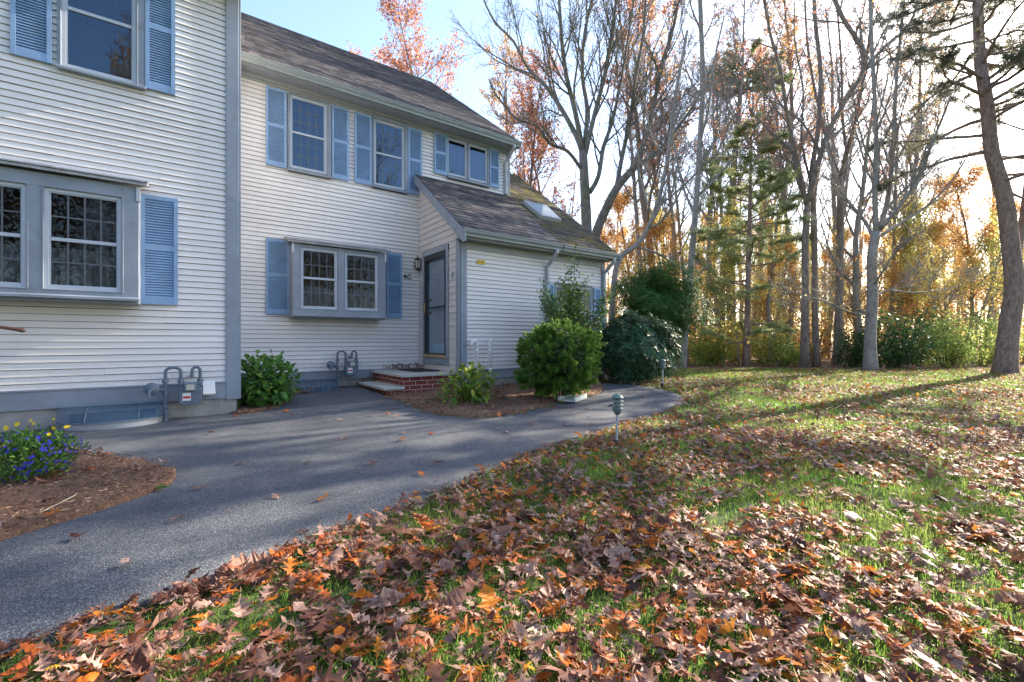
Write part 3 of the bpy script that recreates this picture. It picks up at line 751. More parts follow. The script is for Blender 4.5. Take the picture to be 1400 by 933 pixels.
# skylight
m = MB(); cx, cw = 6.68, .30; c, s = 1/math.sqrt(1+SL*SL), SL/math.sqrt(1+SL*SL)
Pk = lambda x, y, h: (x, y-h*s, rk(y)+h*c)
y0, y1 = 7.72, 8.36
m.add([Pk(cx-cw, y0, 0), Pk(cx+cw, y0, 0), Pk(cx+cw, y1, 0), Pk(cx-cw, y1, 0), Pk(cx-cw, y0, .09), Pk(cx+cw, y0, .09), Pk(cx+cw, y1, .09), Pk(cx-cw, y1, .09)],
      [(0,1,5,4), (1,2,6,5), (2,3,7,6), (3,0,4,7), (4,5,6,7)])
sk = m.build('skylight', M['spout'], unit, bevel=.006)
m = MB(); k = .03
m.add([Pk(cx-cw+k, y0+k, .092), Pk(cx+cw-k, y0+k, .092), Pk(cx+cw-k, y1-k, .092), Pk(cx-cw+k, y1-k, .092), Pk(cx-.05, (y0+y1)/2, .21), Pk(cx+.05, (y0+y1)/2, .21)],
      [(0,1,5,4), (1,2,5), (2,3,4,5), (3,0,4)])
M['dome'] = paint('milky skylight dome', (.36, .39, .43, 1), .12, .05, 3, spec=.8, bs_=0)
m.build('dome', M['dome'], sk)
# shingled wall with the door, facing -X
ydr0 = on_x(609.5, 400, XD-.03)[0]; ydr1 = on_x(579.8, 400, XD-.03)[0]
zdt = (on_x(609.5, 343, XD-.03)[1]+on_x(579.8, 350.5, XD-.03)[1])/2; zdb = (on_x(609.5, 486, XD-.03)[1]+on_x(579.8, 484, XD-.03)[1])/2
print('door', ydr0, ydr1, zdb, zdt)
m = MB(); rng = random.Random(11); z = .42; ex = .117
while z < 4.4:
    yst = YW+.075; yen = YM-.02
    yr = 6.69+(z+ex*.5+.10-2.862)/SL
    if z+ex > 2.7: yst = max(yst, yr)
    y = yst-rng.uniform(0, .1)
    while y < yen:
        w_ = rng.uniform(.09, .17); a, b = max(y, yst), min(y+w_, yen)
        y += w_
        if b-a < .01: continue
        iv = [(a, b)]
        if z < zdt+.07:      # leave out the doorway
            lo, hi = ydr0-.06, ydr1+.045; nv = []
            if a < lo: nv.append((a, min(b, lo)))
            if b > hi: nv.append((max(a, hi), b))
            iv = nv
        for a, b in iv:
            j = rng.uniform(-.003, .003); t = .016+rng.uniform(-.002, .003)
            m.add([(XD-t, a+.001, z+j), (XD-t, b-.001, z+j), (XD-.004, b-.001, z+ex), (XD-.004, a+.001, z+ex), (XD, a+.001, z+j), (XD, b-.001, z+j)],
                  [(0,3,2,1), (0,1,5,4)], r=rng.random())
    z += ex
m.build('shingle_wall', M['shingle_wall'], unit)
m = MB()
def yz(y0, y1, z0, z1, x=XD): m.add([(x, y0, z0), (x, y0, z1), (x, y1, z1), (x, y1, z0)], [(0, 1, 2, 3)])
yz(YW, ydr0-.02, -.2, 4.4); yz(ydr1+.02, YM, -.2, 4.4); yz(ydr0-.02, ydr1+.02, zdt+.02, 4.4); yz(ydr0-.02, ydr1+.02, -.2, zdb-.02)
# trim the sheathing to the roof slope
for i, v in enumerate(m.v):
    if v[2] > 4.3: m.v[i] = (v[0], v[1], 2.862+(v[1]-6.69)*SL-.05)
m.build('side_wall', M['shingle_wall'], unit)
m = MB(); x0, x1 = XD-.036, XD+.05
m.box(x0, x1, ydr0-.09, ydr0-.002, zdb-.19, zdt+.09); m.box(x0, x1, ydr1+.002, ydr1+.07, zdb-.19, zdt+.09)
m.box(x0-.004, x1, ydr0-.09, ydr1+.07, zdt+.001, zdt+.095); m.box(x0+.012, x1, ydr0-.002, ydr1+.002, zdb-.19, zdb-.055)
m.build('door_frame', M['trim'], unit, bevel=.004)
m = MB(); m.box(x0-.02, x1, ydr0+.0, ydr1, zdb-.055, zdb-.001); m.build('threshold', M['tan'], unit, bevel=.004)
# inner door, pale blue grey with a blind
m = MB(); m.box(XD+.07, XD+.11, ydr0, ydr1, zdb, zdt, r=.3)
M['innerdoor'] = paint('pale blue inner door', (.42, .60, .78, 1), .4, .04, 2)
idr = m.build('inner_door', M['innerdoor'], unit)
m = MB(); 
for i in range(38):
    z = zdb+.22+i*.045; m.box(XD+.058, XD+.069, ydr0+.13, ydr1-.13, z, z+.038)
m.build('blind', M['doorblind'], idr)
m = MB(); f = .065; xx0, xx1 = XD-.03, XD+.0
m.box(xx0, xx1, ydr0, ydr0+f, zdb, zdt); m.box(xx0, xx1, ydr1-f, ydr1, zdb, zdt); m.box(xx0, xx1, ydr0+f, ydr1-f, zdt-f*1.6, zdt); m.box(xx0, xx1, ydr0+f, ydr1-f, zdb, zdb+.03)
zmid = zdb+(zdt-zdb)*.46; m.box(xx0+.004, xx1, ydr0+f, ydr1-f, zmid, zmid+.03)
door = m.build('storm_door', M['black'], unit, bevel=.004)
m = MB(); m.add([(XD-.012, ydr0+f, zdb+.03), (XD-.012, ydr1-f, zdb+.03), (XD-.012, ydr1-f, zdt-f), (XD-.012, ydr0+f, zdt-f)], [(0, 3, 2, 1)])
m.build('pane', M['glass'], door)
m = MB(); yh = ydr1-.03; zh = zmid+.02
m.box(XD-.037, XD-.03, yh-.02, yh+.02, zh-.09, zh+.10); m.tube([(XD-.03, yh, zh+.02), (XD-.075, yh, zh+.02), (XD-.08, yh-.03, zh+.02), (XD-.075, yh-.11, zh+.015)], .008, 8)
m.lathe([(.012, 0), (.014, .012), (.004, .02)], (XD-.055, yh, zh+.07), 10)
m.build('handle', M['brass'], door, smooth=False, bevel=.002)
m = MB(); m.lathe([(.02, 0), (.028, .02), (.02, .04)], (XD+.035, ydr1-.16, zh+.16), 12, ax='y'); m.lathe([(.022, 0), (.03, .02), (.02, .04)], (XD+.035, ydr1-.16, zh-.1), 12, ax='y')
m.build('knob', M['brass'], idr)

# ---------------------------------------------------------------- things on and by the houses
# doorbell plate, sign, number, lantern
yb_ = on_x(617.5, 377, XD-.03)[0]
m = MB(); m.box(XD-.038, XD-.02, yb_-.03, yb_+.03, on_x(617, 380, XD)[1], on_x(617, 373, XD)[1], 0); m.lathe([(.012, 0), (.010, .012)], (XD-.03, yb_, on_x(617, 376.5, XD)[1]), 10, 1)
tag(m.build('doorbell', [M['spout'], M['black']], None, bevel=.003), 'small dark doorbell plate on the shingles right of the storm door', 'doorbell')
R = rect(YW, 651, 662, 355.5, 356.5, 361.5, 362)
sgn = thing('wall_sign', ((R[0]+R[1])/2, YW-.03, R[2]), 'small yellow sign with red print high on the entry wing clapboards', 'sign')
m = MB(); m.box(R[0], R[1], YW-.026, YW-.020, R[2], R[3]); m.build('sign_plate', M['yellow'], sgn, bevel=.001)
m = MB(); W_ = R[1]-R[0]; hh = R[3]-R[2]; rng = random.Random(2)
for row in range(4):
    x = R[0]+W_*.1
    while x < R[1]-W_*.12:
        l = rng.uniform(.008, .03); m.box(x, min(x+l, R[1]-W_*.08), YW-.0275, YW-.0262, R[2]+hh*(.18+.19*row), R[2]+hh*(.18+.19*row)+hh*.08); x += l+.008
m.build('sign_print', M['ink'], sgn)
def text_mesh(name, s, size, loc, rot, mat, parent=None, ext=.004):
    c = bpy.data.curves.new(name, 'FONT'); c.body = s; c.size = size; c.extrude = ext; c.offset = .0015; c.space_character = 1.15
    t = bpy.data.objects.new(name+'_tmp', c); COL.objects.link(t)
    dg = bpy.context.evaluated_depsgraph_get(); me = bpy.data.meshes.new_from_object(t.evaluated_get(dg))
    bpy.data.objects.remove(t); o = bpy.data.objects.new(name, me); COL.objects.link(o)
    o.location = loc; o.rotation_euler = rot; me.materials.clear(); me.materials.append(mat)
    if parent: o.parent = parent; o.location = Vector(loc)-rootloc(parent)
    return o
x_, z_ = on_y(551.6, 381, YM-.03)
o = text_mesh('house_number', '4C', .135, (x_, YM-.026, z_), (math.pi/2, 0, 0), M['black'])
tag(o, 'black numeral 4C on the clapboards beside the front door', 'house number')
x_, z_ = on_y(571, 355, YM-.10)
lt = thing('wall_lantern', (x_, YM-.02, z_-.2), 'black carriage lantern on the clapboards in the corner left of the storm door', 'lantern')
m = MB(); y_ = YM-.11
m.lathe([(.0, .075), (.006, .07), (.012, .05), (.008, .035), (.03, .028), (.055, .012), (.075, -.012), (.072, -.022)], (x_, y_, z_), 6)
m.lathe([(.045, -.205), (.052, -.19), (.05, -.18)], (x_, y_, z_), 6); m.lathe([(.004, -.245), (.016, -.23), (.02, -.215), (.04, -.205)], (x_, y_, z_), 6)
for k in range(6):
    a = k*math.pi/3; m.tube([(x_+.068*math.cos(a), y_+.068*math.sin(a), z_-.02), (x_+.05*math.cos(a), y_+.05*math.sin(a), z_-.185)], .005, 5)
m.build('lantern_body', M['black'], lt)
m = MB(); m.box(x_-.035, x_+.035, YM-.03, YM-.016, z_-.16, z_+.0); m.tube([(x_, YM-.03, z_-.13), (x_, YM-.06, z_-.17), (x_, y_, z_-.215)], .009, 7); m.tube([(x_, YM-.03, z_-.04), (x_, YM-.05, z_+.04), (x_, y_, z_+.05)], .006, 6)
m.build('bracket', M['black'], lt, bevel=.002)
m = MB(); m.lathe([(.062, -.024), (.046, -.18)], (x_, y_, z_), 6); m.build('lantern_glass', M['lensglass'], lt)

# handrail end
m = MB(); p0 = at(-60, 443, 4.2); p1 = at(5, 448, 4.35); p2 = at(22, 450.5, 4.4); p3 = at(31, 452, 4.42)
m.tube([p0, p1, p2, p3, p3+Vector((.015, .01, -.01))], [.016, .016, .018, .022, .012], 10); m.tube([p0, p0-Vector((.02, 0, .95))], .018, 8)
tag(m.build('handrail', M['brownrail'], None, smooth=True), 'brown metal handrail end at the left edge, below the near box window', 'handrail')

# porch steps
st = thing('porch_steps', (3.3, 7.9, 0), 'two red brick steps with pale stone slabs at the front door', 'steps')
zt1, zt2 = .405, .205
m = MB(); m.box(2.99, XD-.02, 7.16, YM-.035, -.15, zt1-.05); m.box(2.70, 2.991, 7.161, 8.42, -.15, zt2-.045)
m.build('brick_base', M['brick'], st, bevel=.004)
m = MB(); m.box(2.94, XD-.02, 7.11, YM-.036, zt1-.05, zt1); m.build('slab', M['slab'], st, bevel=.010)
m = MB(); m.box(2.64, 2.992, 7.11, 8.46, zt2-.045, zt2); m.build('slab', M['slab'], st, bevel=.010)
# door mat
m = MB(); m.box(3.35, 3.85, 7.55, 8.30, zt1+.001, zt1+.016)
for k in range(24): m.box(3.37+.02*k, 3.38+.02*k, 7.57, 8.28, zt1+.016, zt1+.021)
M['mat'] = paint('dark door mat', (.035, .03, .03, 1), .9, .3, 30)
tag(m.build('door_mat', M['mat'], None), 'dark door mat with leaves on the top step', 'door mat')

# gas meters
def gas_meter(loc, label, s=1.0):
    g = thing('gas_meter', loc, label, 'gas meter', 'gas meters on the house walls')
    bx, by, bz = loc
    def b(m, name, mat, **k): return m.build(name, M[mat], g, **k)
    wy = by+.16           # wall side
    m = MB(); w, h, d = .112, .112, .07; cz = bz+.33
    prof = []
    for i in range(24):
        a = 2*math.pi*i/24; c, sn = math.cos(a), math.sin(a)
        e = .45; px_ = w*math.copysign(abs(c)**e, c); pz = h*math.copysign(abs(sn)**e, sn)
        if pz < 0: px_ *= 1.0
        prof.append((bx+px_, cz+pz))
    m.extrude(prof, 'y', by-d, by+d); m.extrude([(bx+(p[0]-bx)*1.05, cz+(p[1]-cz)*1.05) for p in prof], 'y', by-.012, by+.012)
    for k in range(8):
        a = k*math.pi/4+.4; m.lathe([(.009, -.012), (.009, 0)], (bx+.095*math.cos(a), by-d, cz+.09*math.sin(a)), 6, ax='y')
    b(m, 'meter_body', 'meter', bevel=.012)
    m = MB(); m.box(bx-.108, bx+.118, by-.045, by+.045, cz+h-.01, cz+h+.04); m.box(bx-.06, bx+.06, by-.1, by-.04, cz+.05, cz+.145)
    b(m, 'index_cover', 'meter', bevel=.008)
    m = MB(); m.box(bx-.04, bx+.04, by-.104, by-.101, cz+.065, cz+.13); b(m, 'dial', 'lensglass', bevel=.002)
    m = MB(); m.box(bx-.075, bx+.005, by-d-.003, by-d-.001, cz-.06, cz+.03, 0); m.box(bx-.07, bx+.0, by-d-.0045, by-d-.0032, cz-.035, cz-.008, 1)
    m.build('sticker', [M['white'], M['red']], g)
    def U(x0, x1, zb0, zb1, zt, y0, r=.021):
        pts = [(x0, y0, zb0), (x0, y0, zt-.05)]
        for k in range(1, 8):
            a = math.pi*k/8; pts.append(((x0+x1)/2-(x1-x0)/2*math.cos(a), y0, zt-.05+.05*math.sin(a)))
        return pts+[(x1, y0, zt-.05), (x1, y0, zb1)]
    m = MB(); xr = bx-.235
    m.tube([(xr, by+.03, bz-.02), (xr, by+.03, bz+.5)], .019, 10)
    m.tube(U(xr, bx-.09, bz+.45, cz+h+.03, bz+.66, by+.03), .018, 10); m.tube(U(bx+.02, bx+.1, cz+.2, cz+h+.03, bz+.66, by+.02), .018, 10)
    m.tube([(bx+.02, by+.03, cz+.22), (bx+.02, wy+.1, cz+.22)], .021, 8)
    for z in (bz+.12, bz+.34, bz+.48): m.lathe([(.03, 0), (.034, .006), (.034, .035), (.03, .04)], (xr, by+.03, z), 8)
    for x in (bx-.09, bx+.1): m.lathe([(.032, 0), (.034, .006), (.034, .035), (.026, .04)], (x, by+.025, cz+h+.035), 8)
    m.tube([(xr, by+.03, bz+.40), (xr-.08, by+.02, bz+.40)], .02, 8)
    m.tube([(xr-.02, by-.03, bz+.22), (xr+.02, by-.05, bz+.20)], .014, 6)
    b(m, 'pipe', 'meter', smooth=False, bevel=0)
    m = MB(); cx_ = xr-.125
    m.lathe([(.02, -.06), (.032, -.055), (.034, -.028), (.066, -.02), (.074, -.01), (.074, .01), (.066, .02), (.034, .05), (.02, .06)], (cx_, by-.01, bz+.42), 24, ax='y')
    m.tube([(cx_, by-.05, bz+.42), (cx_-.02, by-.09, bz+.40), (cx_-.02, by-.10, bz+.33)], .018, 8)
    b(m, 'regulator', 'meter', smooth=False)
    return g
X1m, Z1m = on_y(260, 540, 6.66)
gas_meter((X1m, 6.66, Z1m-.33), 'blue grey gas meter low on the near wall, close left of the corner board')
X2m, Z2m = on_y(480, 505, YM-.22)
gas_meter((X2m, YM-.22, max(0, Z2m-.33)), 'smaller looking gas meter left of the brick porch steps')
# small vent hood on the near wall
a_ = on_y(277, 521, YL-.05); b_ = on_y(294, 539, YL-.05)
m = MB(); m.extrude([(YL-.14, b_[1]+.02), (YL-.03, a_[1]), (YL-.03, b_[1]+.03), (YL-.13, b_[1])], 'x', a_[0], b_[0])
tag(m.build('vent_hood', M['white'], None, bevel=.004), 'small white vent hood between the near gas meter and the corner board', 'vent')

# window wells
def well(xc, hw, dep, yw, ztop, zrim, label, ribs=0):
    t = thing('window_well', (xc, yw, 0), label, 'window well')
    n = 24; pts = [(xc-hw*math.cos(math.pi*i/n), yw-dep*math.sin(math.pi*i/n)**.8) for i in range(n+1)]
    m = MB(); vs = []
    for (x, y) in pts: vs += [(x, y, -.1), (x, y, zrim), (x, y+.006 if y < yw-.01 else y, zrim), (x, y+.02 if y < yw-.01 else y, -.1)]
    m.add(vs, [(4*i+k, 4*i+4+k, 4*i+4+(k+1) % 4, 4*i+(k+1) % 4) for i in range(n) for k in range(4)])
    m.tube([(x, y, zrim) for x, y in pts], .012, 6)
    m.build('steel_rim', M['galv'], t, smooth=False)
    m = MB(); rows = 6; vs = []
    for j in range(rows+1):
        f = j/rows
        for i, (x, y) in enumerate(pts):
            yy = yw-.035+(y+.0-yw+.03)*(1-f)
            rb = (.008 if (i % 3 == 0) else 0) if ribs else 0
            vs.append((xc+(x-xc)*(1.02-.02*f), min(yw-.032, yy-.01), zrim+.01+(ztop-zrim)*math.sin(f*math.pi/2)+rb))
    m.add(vs, [(j*(n+1)+i, j*(n+1)+i+1, (j+1)*(n+1)+i+1, (j+1)*(n+1)+i) for j in range(rows) for i in range(n)])
    m.build('plastic_cover', M['plastic'], t, smooth=True)
    m = MB(); m.tube([(xc-hw, yw-.05, ztop+.01), (xc+hw, yw-.05, ztop+.01)], .017, 8)
    m.tube([(x*1.0, y-.006, zrim+.012) for x, y in pts], .007, 5)
    for f in ((-.45, .5) if not ribs else (-.5, -.2, .2, .5)):
        x = xc+hw*f; yo = yw-dep*math.sin(math.acos(abs(f)))**.8
        m.tube([(x, yw-.05, ztop+.005), (x, (yw+yo)/2-.03, zrim+(ztop-zrim)*.85), (x, yo-.008, zrim+.02)], .008, 5)
    m.build('cover_frame', M['meter'], t)
    m = MB(); m.box(xc-hw*.8, xc+hw*.8, yw-.012, yw-.006, -.1, zrim+.08); m.build('well_window', M['dark'], t)
    return t
xa = on_y(80, 565, YL)[0]; xb = on_y(226, 560, YL)[0]
well((xa+xb)/2, (xb-xa)/2, .42, YL-.034, .235, .085, 'window well with a clear blue plastic cover and steel rim on the near wall')
xa = on_y(393, 520, YM)[0]; xb = on_y(458, 520, YM)[0]
well((xa+xb)/2, (xb-xa)/2, .50, YM-.034, .26, .05, 'ribbed blue window well cover between the hydrangea and the far gas meter', 1)

# white vent pipes
def pipe(x, h, kind, label):
    t = MB(); y = YW-.12
    if kind == 'cane':
        pts = [(x, y, 0), (x, y, h-.05)]+[(x-.05+.05*math.cos(a), y, h-.05+.05*math.sin(a)) for a in [math.pi*k/6 for k in range(1, 7)]]+[(x-.10, y, h-.09)]
        t.tube(pts, .029, 12)
    else:
        t.tube([(x, y, 0), (x, y, h-.04), (x+.01, y-.012, h-.01), (x+.03, y-.04, h+.03)], .029, 12)
    for z in (h*.45, h*.8): t.lathe([(.033, 0), (.035, .004), (.035, .03), (.033, .034)], (x, y, z), 12)
    tag(t.build('vent_pipe', M['white'], None, smooth=True), label, 'pipe', 'white vent pipes on the entry wing')
pipe(on_y(652, 480, YW-.12)[0], on_y(650, 466, YW-.12)[1], 'cane', 'white vent pipe with a hooked top, left of the pair on the entry wing')
pipe(on_y(670, 480, YW-.12)[0], on_y(670, 466, YW-.12)[1], 'x', 'white vent pipe with a slanted open top, right of the hooked one')

# splash block
c_ = at(783, 534, 6.9); m = MB(); gzz = .07
m.extrude([(-.14, 0), (.14, 0), (.14, .07), (.11, .07), (.09, .03), (-.09, .03), (-.11, .07), (-.14, .07)], 'y', -.28, .28)
M['splash'] = paint('pale splash block', (.45, .50, .48, 1), .6, .1, 6)
o = m.build('splash_block', M['splash'], None, bevel=.006); o.location = (c_.x, c_.y, gzz); o.rotation_euler = (0, 0, math.radians(-62))
tag(o, 'pale green grey splash block half under the round evergreen', 'splash block')

# path lamps
def path_lamp(x, y, h, label, lean=0):
    z0 = float(gz(x, y)); t = thing('path_lamp', (x, y, z0), label, 'garden lamp', 'pagoda lamps along the path')
    s = h/.47; zz = z0
    m = MB(); m.tube([(x, y, z0), (x, y, z0+.31*s)], .0105*s, 10); m.build('post', M['spout'], t)
    m = MB(); m.box(x-.026*s, x+.026*s, y-.026*s, y+.026*s, z0-.05, z0+.07*s); m.build('ground_stake', M['stake'], t, bevel=.004)
    m = MB(); base = z0+.29*s
    m.lathe([(.0, 0), (.018*s, 0), (.028*s, .02*s), (.042*s, .035*s), (.046*s, .038*s), (.043*s, .044*s), (.028*s, .05*s)], (x, y, base), 24)
    for k in range(3):
        b0 = base+(.056+.033*k)*s
        m.lathe([(.026*s, .012*s), (.05*s, -.002*s), (.053*s, 0), (.051*s, .004*s), (.028*s, .02*s)], (x, y, b0), 24)
    m.lathe([(.028*s, -.012*s), (.05*s, -.006*s), (.054*s, -.002*s), (.052*s, .004*s), (.035*s, .022*s), (.014*s, .034*s), (.0, .037*s)], (x, y, base+.155*s), 24)
    m.build('louvred_head', M['lampgreen'], t, smooth=False)
    m = MB(); m.lathe([(.023*s, .04*s), (.023*s, .15*s)], (x, y, base), 16); m.build('lens', M['lensglass'], t)
    t.rotation_euler = (0, lean, 0)
x, y = on_g(843, 612); path_lamp(x, y, .475, 'green pagoda path lamp nearest the camera, on the leaf covered edge', .03)
x, y = on_g(906, 530); path_lamp(x, y, .52, 'green pagoda path lamp far off on the lawn in front of the rhododendron')
# ================================================================ ground
def sheet(name, poly, mat, dz, step, thick=0, disp=None, smoothit=2):
    poly = smooth_poly(poly, smoothit) if smoothit else poly
    bm = bmesh.new(); vs = [bm.verts.new((p[0], p[1], 0)) for p in poly]
    bm.faces.new(vs); xs = [p[0] for p in poly]; ys = [p[1] for p in poly]
    bmesh.ops.triangulate(bm, faces=bm.faces[:])
    x = math.floor(min(xs)/step)*step
    while x < max(xs):
        bmesh.ops.bisect_plane(bm, geom=bm.verts[:]+bm.edges[:]+bm.faces[:], plane_co=(x, 0, 0), plane_no=(1, 0, 0)); x += step
    y = math.floor(min(ys)/step)*step
    while y < max(ys):
        bmesh.ops.bisect_plane(bm, geom=bm.verts[:]+bm.edges[:]+bm.faces[:], plane_co=(0, y, 0), plane_no=(0, 1, 0)); y += step
    edge = {v for e in bm.edges if e.is_boundary for v in e.verts}
    bedges = [e for e in bm.edges if e.is_boundary]
    for v in bm.verts:
        z = float(gz(v.co.x, v.co.y))+dz
        if disp and v not in edge: z += disp(v.co.x, v.co.y)
        v.co.z = z
    if thick:
        r = bmesh.ops.extrude_edge_only(bm, edges=bedges)
        for g in r['geom']:
            if isinstance(g, bmesh.types.BMVert): g.co.z -= thick
    bmesh.ops.recalc_face_normals(bm, faces=bm.faces[:])
    for f in bm.faces:
        if f.normal.z < 0 and abs(f.normal.z) > .5: f.normal_flip()
        f.smooth = True
    me = bpy.data.meshes.new(name); bm.to_mesh(me); bm.free(); me.materials.append(M[mat])
    o = bpy.data.objects.new(name, me); COL.objects.link(o); o['kind'] = 'structure'
    return o, poly
# big ground sheet, denser near the camera
def axis_vals():
    v = list(np.arange(-30, 60.01, .75)); return np.array([-900, -300, -120, -60]+v+[90, 140, 300, 900])
ax = axis_vals(); ay = axis_vals()
gx, gy = np.meshgrid(ax, ay, indexing='ij'); ga = DX*gx+DY*gy
gzv = gz(gx, gy)+.5*sst(25, 120, ga)*vnoise(gx, gy, .03, 3)
nI, nJ = gx.shape; V = np.stack([gx.ravel(), gy.ravel(), gzv.ravel()], 1)
I, J = np.meshgrid(np.arange(nI-1), np.arange(nJ-1), indexing='ij'); k = (I*nJ+J).ravel()
g_ = npmesh('ground', V, np.stack([k, k+nJ, k+nJ+1, k+1], 1), M['ground'], smooth=True); g_['kind'] = 'structure'

outer = [(-420, 1150), (-150, 985), (0, 905), (60, 884), (110, 866), (180, 838), (240, 818), (300, 796), (345, 782), (380, 768), (415, 742), (470, 722), (560, 695), (640, 662), (700, 632), (760, 613), (800, 600), (850, 582), (905, 566), (938, 551), (930, 541), (900, 533), (868, 528), (830, 525.5)]
far_ = [(800, 523)]
inner = [(826, 534), (822, 541), (800, 547), (760, 556), (710, 569), (660, 576), (615, 574.5), (575, 566), (548, 553), (530, 546.5)]
P_ = [on_g(*p) for p in outer]+[on_g(*far_[0])]+[on_g(*p) for p in inner]
P_ += [(2.69, 7.12), (2.66, 8.5), (2.6, 8.685), (1.85, 8.68), (1.8, 8.0), (.78, 8.3), (.62, 8.68), (.62, 7.9)]
P_ += [on_g(395, 541), on_g(385, 556), on_g(345, 569), on_g(322, 571), (.60, 6.86), (-2, 6.86), (-6, 6.86), (-12, 6.86), (-12, 4.2), (-8, 4.35)]
bed_l = [(-300, 640), (-60, 606), (0, 604), (60, 615), (120, 625), (165, 631), (205, 638), (236, 647), (243, 656), (232, 668), (205, 680), (165, 694), (120, 710), (60, 728), (0, 746), (-80, 772), (-300, 850)]
BL = [on_g(*p) for p in bed_l]
# the path is cut as outer ring; the bed at the left lies on top of it
P_ += [on_g(-700, 900), on_g(-800, 1300)]
path, PATH = sheet('path', P_, 'asphalt', .022, .5, .06)
BLs = smooth_poly(BL, 2)
bedl, _ = sheet('mulch_bed', BL, 'mulch', .030, .12, .04, lambda x, y: .015+.03*float(vnoise(x, y, 5, 2)))
BR = [on_g(*p) for p in [(531, 545), (548, 551), (575, 564), (615, 573), (660, 574.5), (710, 567.5), (760, 554), (800, 545.5), (822, 539), (826, 533)]]+[on_g(800, 522), (7.6, 7.02), (6, 7.02), (3.95, 7.02), (3.9, 7.17), (2.9, 7.17)]
bedr, _ = sheet('mulch_bed', BR, 'mulch', .012, .15, .03, lambda x, y: .02+.035*float(vnoise(x, y, 5, 6)), smoothit=1)
BM = [(.58, 6.9), (.62, 8.72), (.85, 8.72), (1.05, 8.1), (1.15, 7.7), (.95, 7.1), (.75, 6.85)]
bedm, _ = sheet('mulch_bed', [(.45, 6.9), (.6, 8.68), (1.0, 8.4), (1.35, 7.9), (1.2, 7.15), (.85, 6.78), (.6, 6.76)], 'mulch', .028, .15, .04, lambda x, y: .02+.02*float(vnoise(x, y, 5, 9)), smoothit=1)
BEDR = smooth_poly(BR, 1)
HOUSES = [[(-9, 6.85), (.6, 6.85), (.6, 8.65), (3.96, 8.65), (3.96, 6.98), (7.65, 6.98), (7.65, 14), (-9, 14)]]

rs = np.random.RandomState(3)
def scatter(dens, a0, a1, kx=1.22, seed=0, extra=.6):
    r = np.random.RandomState(seed); B = kx*a1+extra
    n = int((a1-a0)*2*B*dens); a = r.uniform(a0, a1, n); b = r.uniform(-B, B, n)
    k = np.abs(b) < kx*a+extra; a, b = a[k], b[k]
    x = DX*a+RX*b; y = DY*a+RY*b
    return x, y, a, b
def on_lawn(x, y, spill=0.0, seed=0):
    if spill:
        r = np.random.RandomState(seed); jx = x+r.normal(0, spill, x.shape); jy = y+r.normal(0, spill, x.shape)
    else: jx, jy = x, y
    k = ~inpoly(jx, jy, PATH) & ~inpoly(jx, jy, BLs) & ~inpoly(x, y, BEDR)
    for h in HOUSES: k &= ~inpoly(x, y, h)
    return k
# ---------------------------------------------------------------- grass
def grass():
    Vs = []; Fs = []; Rs = []; off = 0
    for (a0, a1, dens, hh, ww, sd) in ((.75, 2.4, 9000, .044, .0030, 1), (2.4, 4.8, 5200, .046, .0042, 2), (4.8, 8.5, 2300, .055, .007, 3), (8.5, 13.6, 850, .065, .012, 4)):
        x, y, a, b = scatter(dens, a0, a1, 1.5 if a1 < 9 else 1.3, sd, extra=1.6); k = on_lawn(x, y, .02, sd)
        k &= ~((x > 5.2) & (x < 9.5) & (y > 4.9) & (y < 8.2) & (np.random.RandomState(1).rand(len(x)) < .85))
        x, y, a = x[k], y[k], a[k]
        f = fbm(x, y, 1.3, 4); k = np.random.RandomState(sd+9).rand(len(x)) < np.clip((f-.26)*4, .42, 1); x, y, a, f = x[k], y[k], a[k], f[k]
        n = len(x); r = np.random.RandomState(sd+20); z = gz(x, y)
        h = hh*r.uniform(.35, 1.25, n)*(.75+.6*f); t = r.uniform(0, 2*math.pi, n); w = ww*r.uniform(.6, 1.2, n)
        lx, ly = np.cos(t), np.sin(t); ln = r.uniform(.15, 1.15, n)*h
        ph = t+math.pi/2+r.normal(0, .3, n); ox, oy = np.cos(ph), np.sin(ph)
        B0 = np.stack([x-ox*w/2, y-oy*w/2, z], 1); B1 = np.stack([x+ox*w/2, y+oy*w/2, z], 1)
        mx, my, mz = x+lx*ln*.35, y+ly*ln*.35, z+h*.6
        C0 = np.stack([mx-ox*w*.4, my-oy*w*.4, mz], 1); C1 = np.stack([mx+ox*w*.4, my+oy*w*.4, mz], 1)
        T = np.stack([x+lx*ln, y+ly*ln, z+h*.95], 1)
        Vs.append(np.stack([B0, B1, C1, C0, T], 1).reshape(-1, 3))
        i = np.arange(n)*5+off
        Fs.append(np.stack([np.stack([i, i+1, i+2], 1), np.stack([i, i+2, i+3], 1), np.stack([i+3, i+2, i+4], 1)], 1).reshape(-1, 3))
        Rs.append(np.repeat(np.clip(r.normal(.45, .22, n), 0, 1), 3)); off += n*5
    o = npmesh('grass', np.concatenate(Vs), np.concatenate(Fs), M['grass'], rnd=np.concatenate(Rs))
    tag(o, 'green lawn grass showing between the fallen leaves', 'grass', kind='stuff'); return off//5
print('grass', grass())

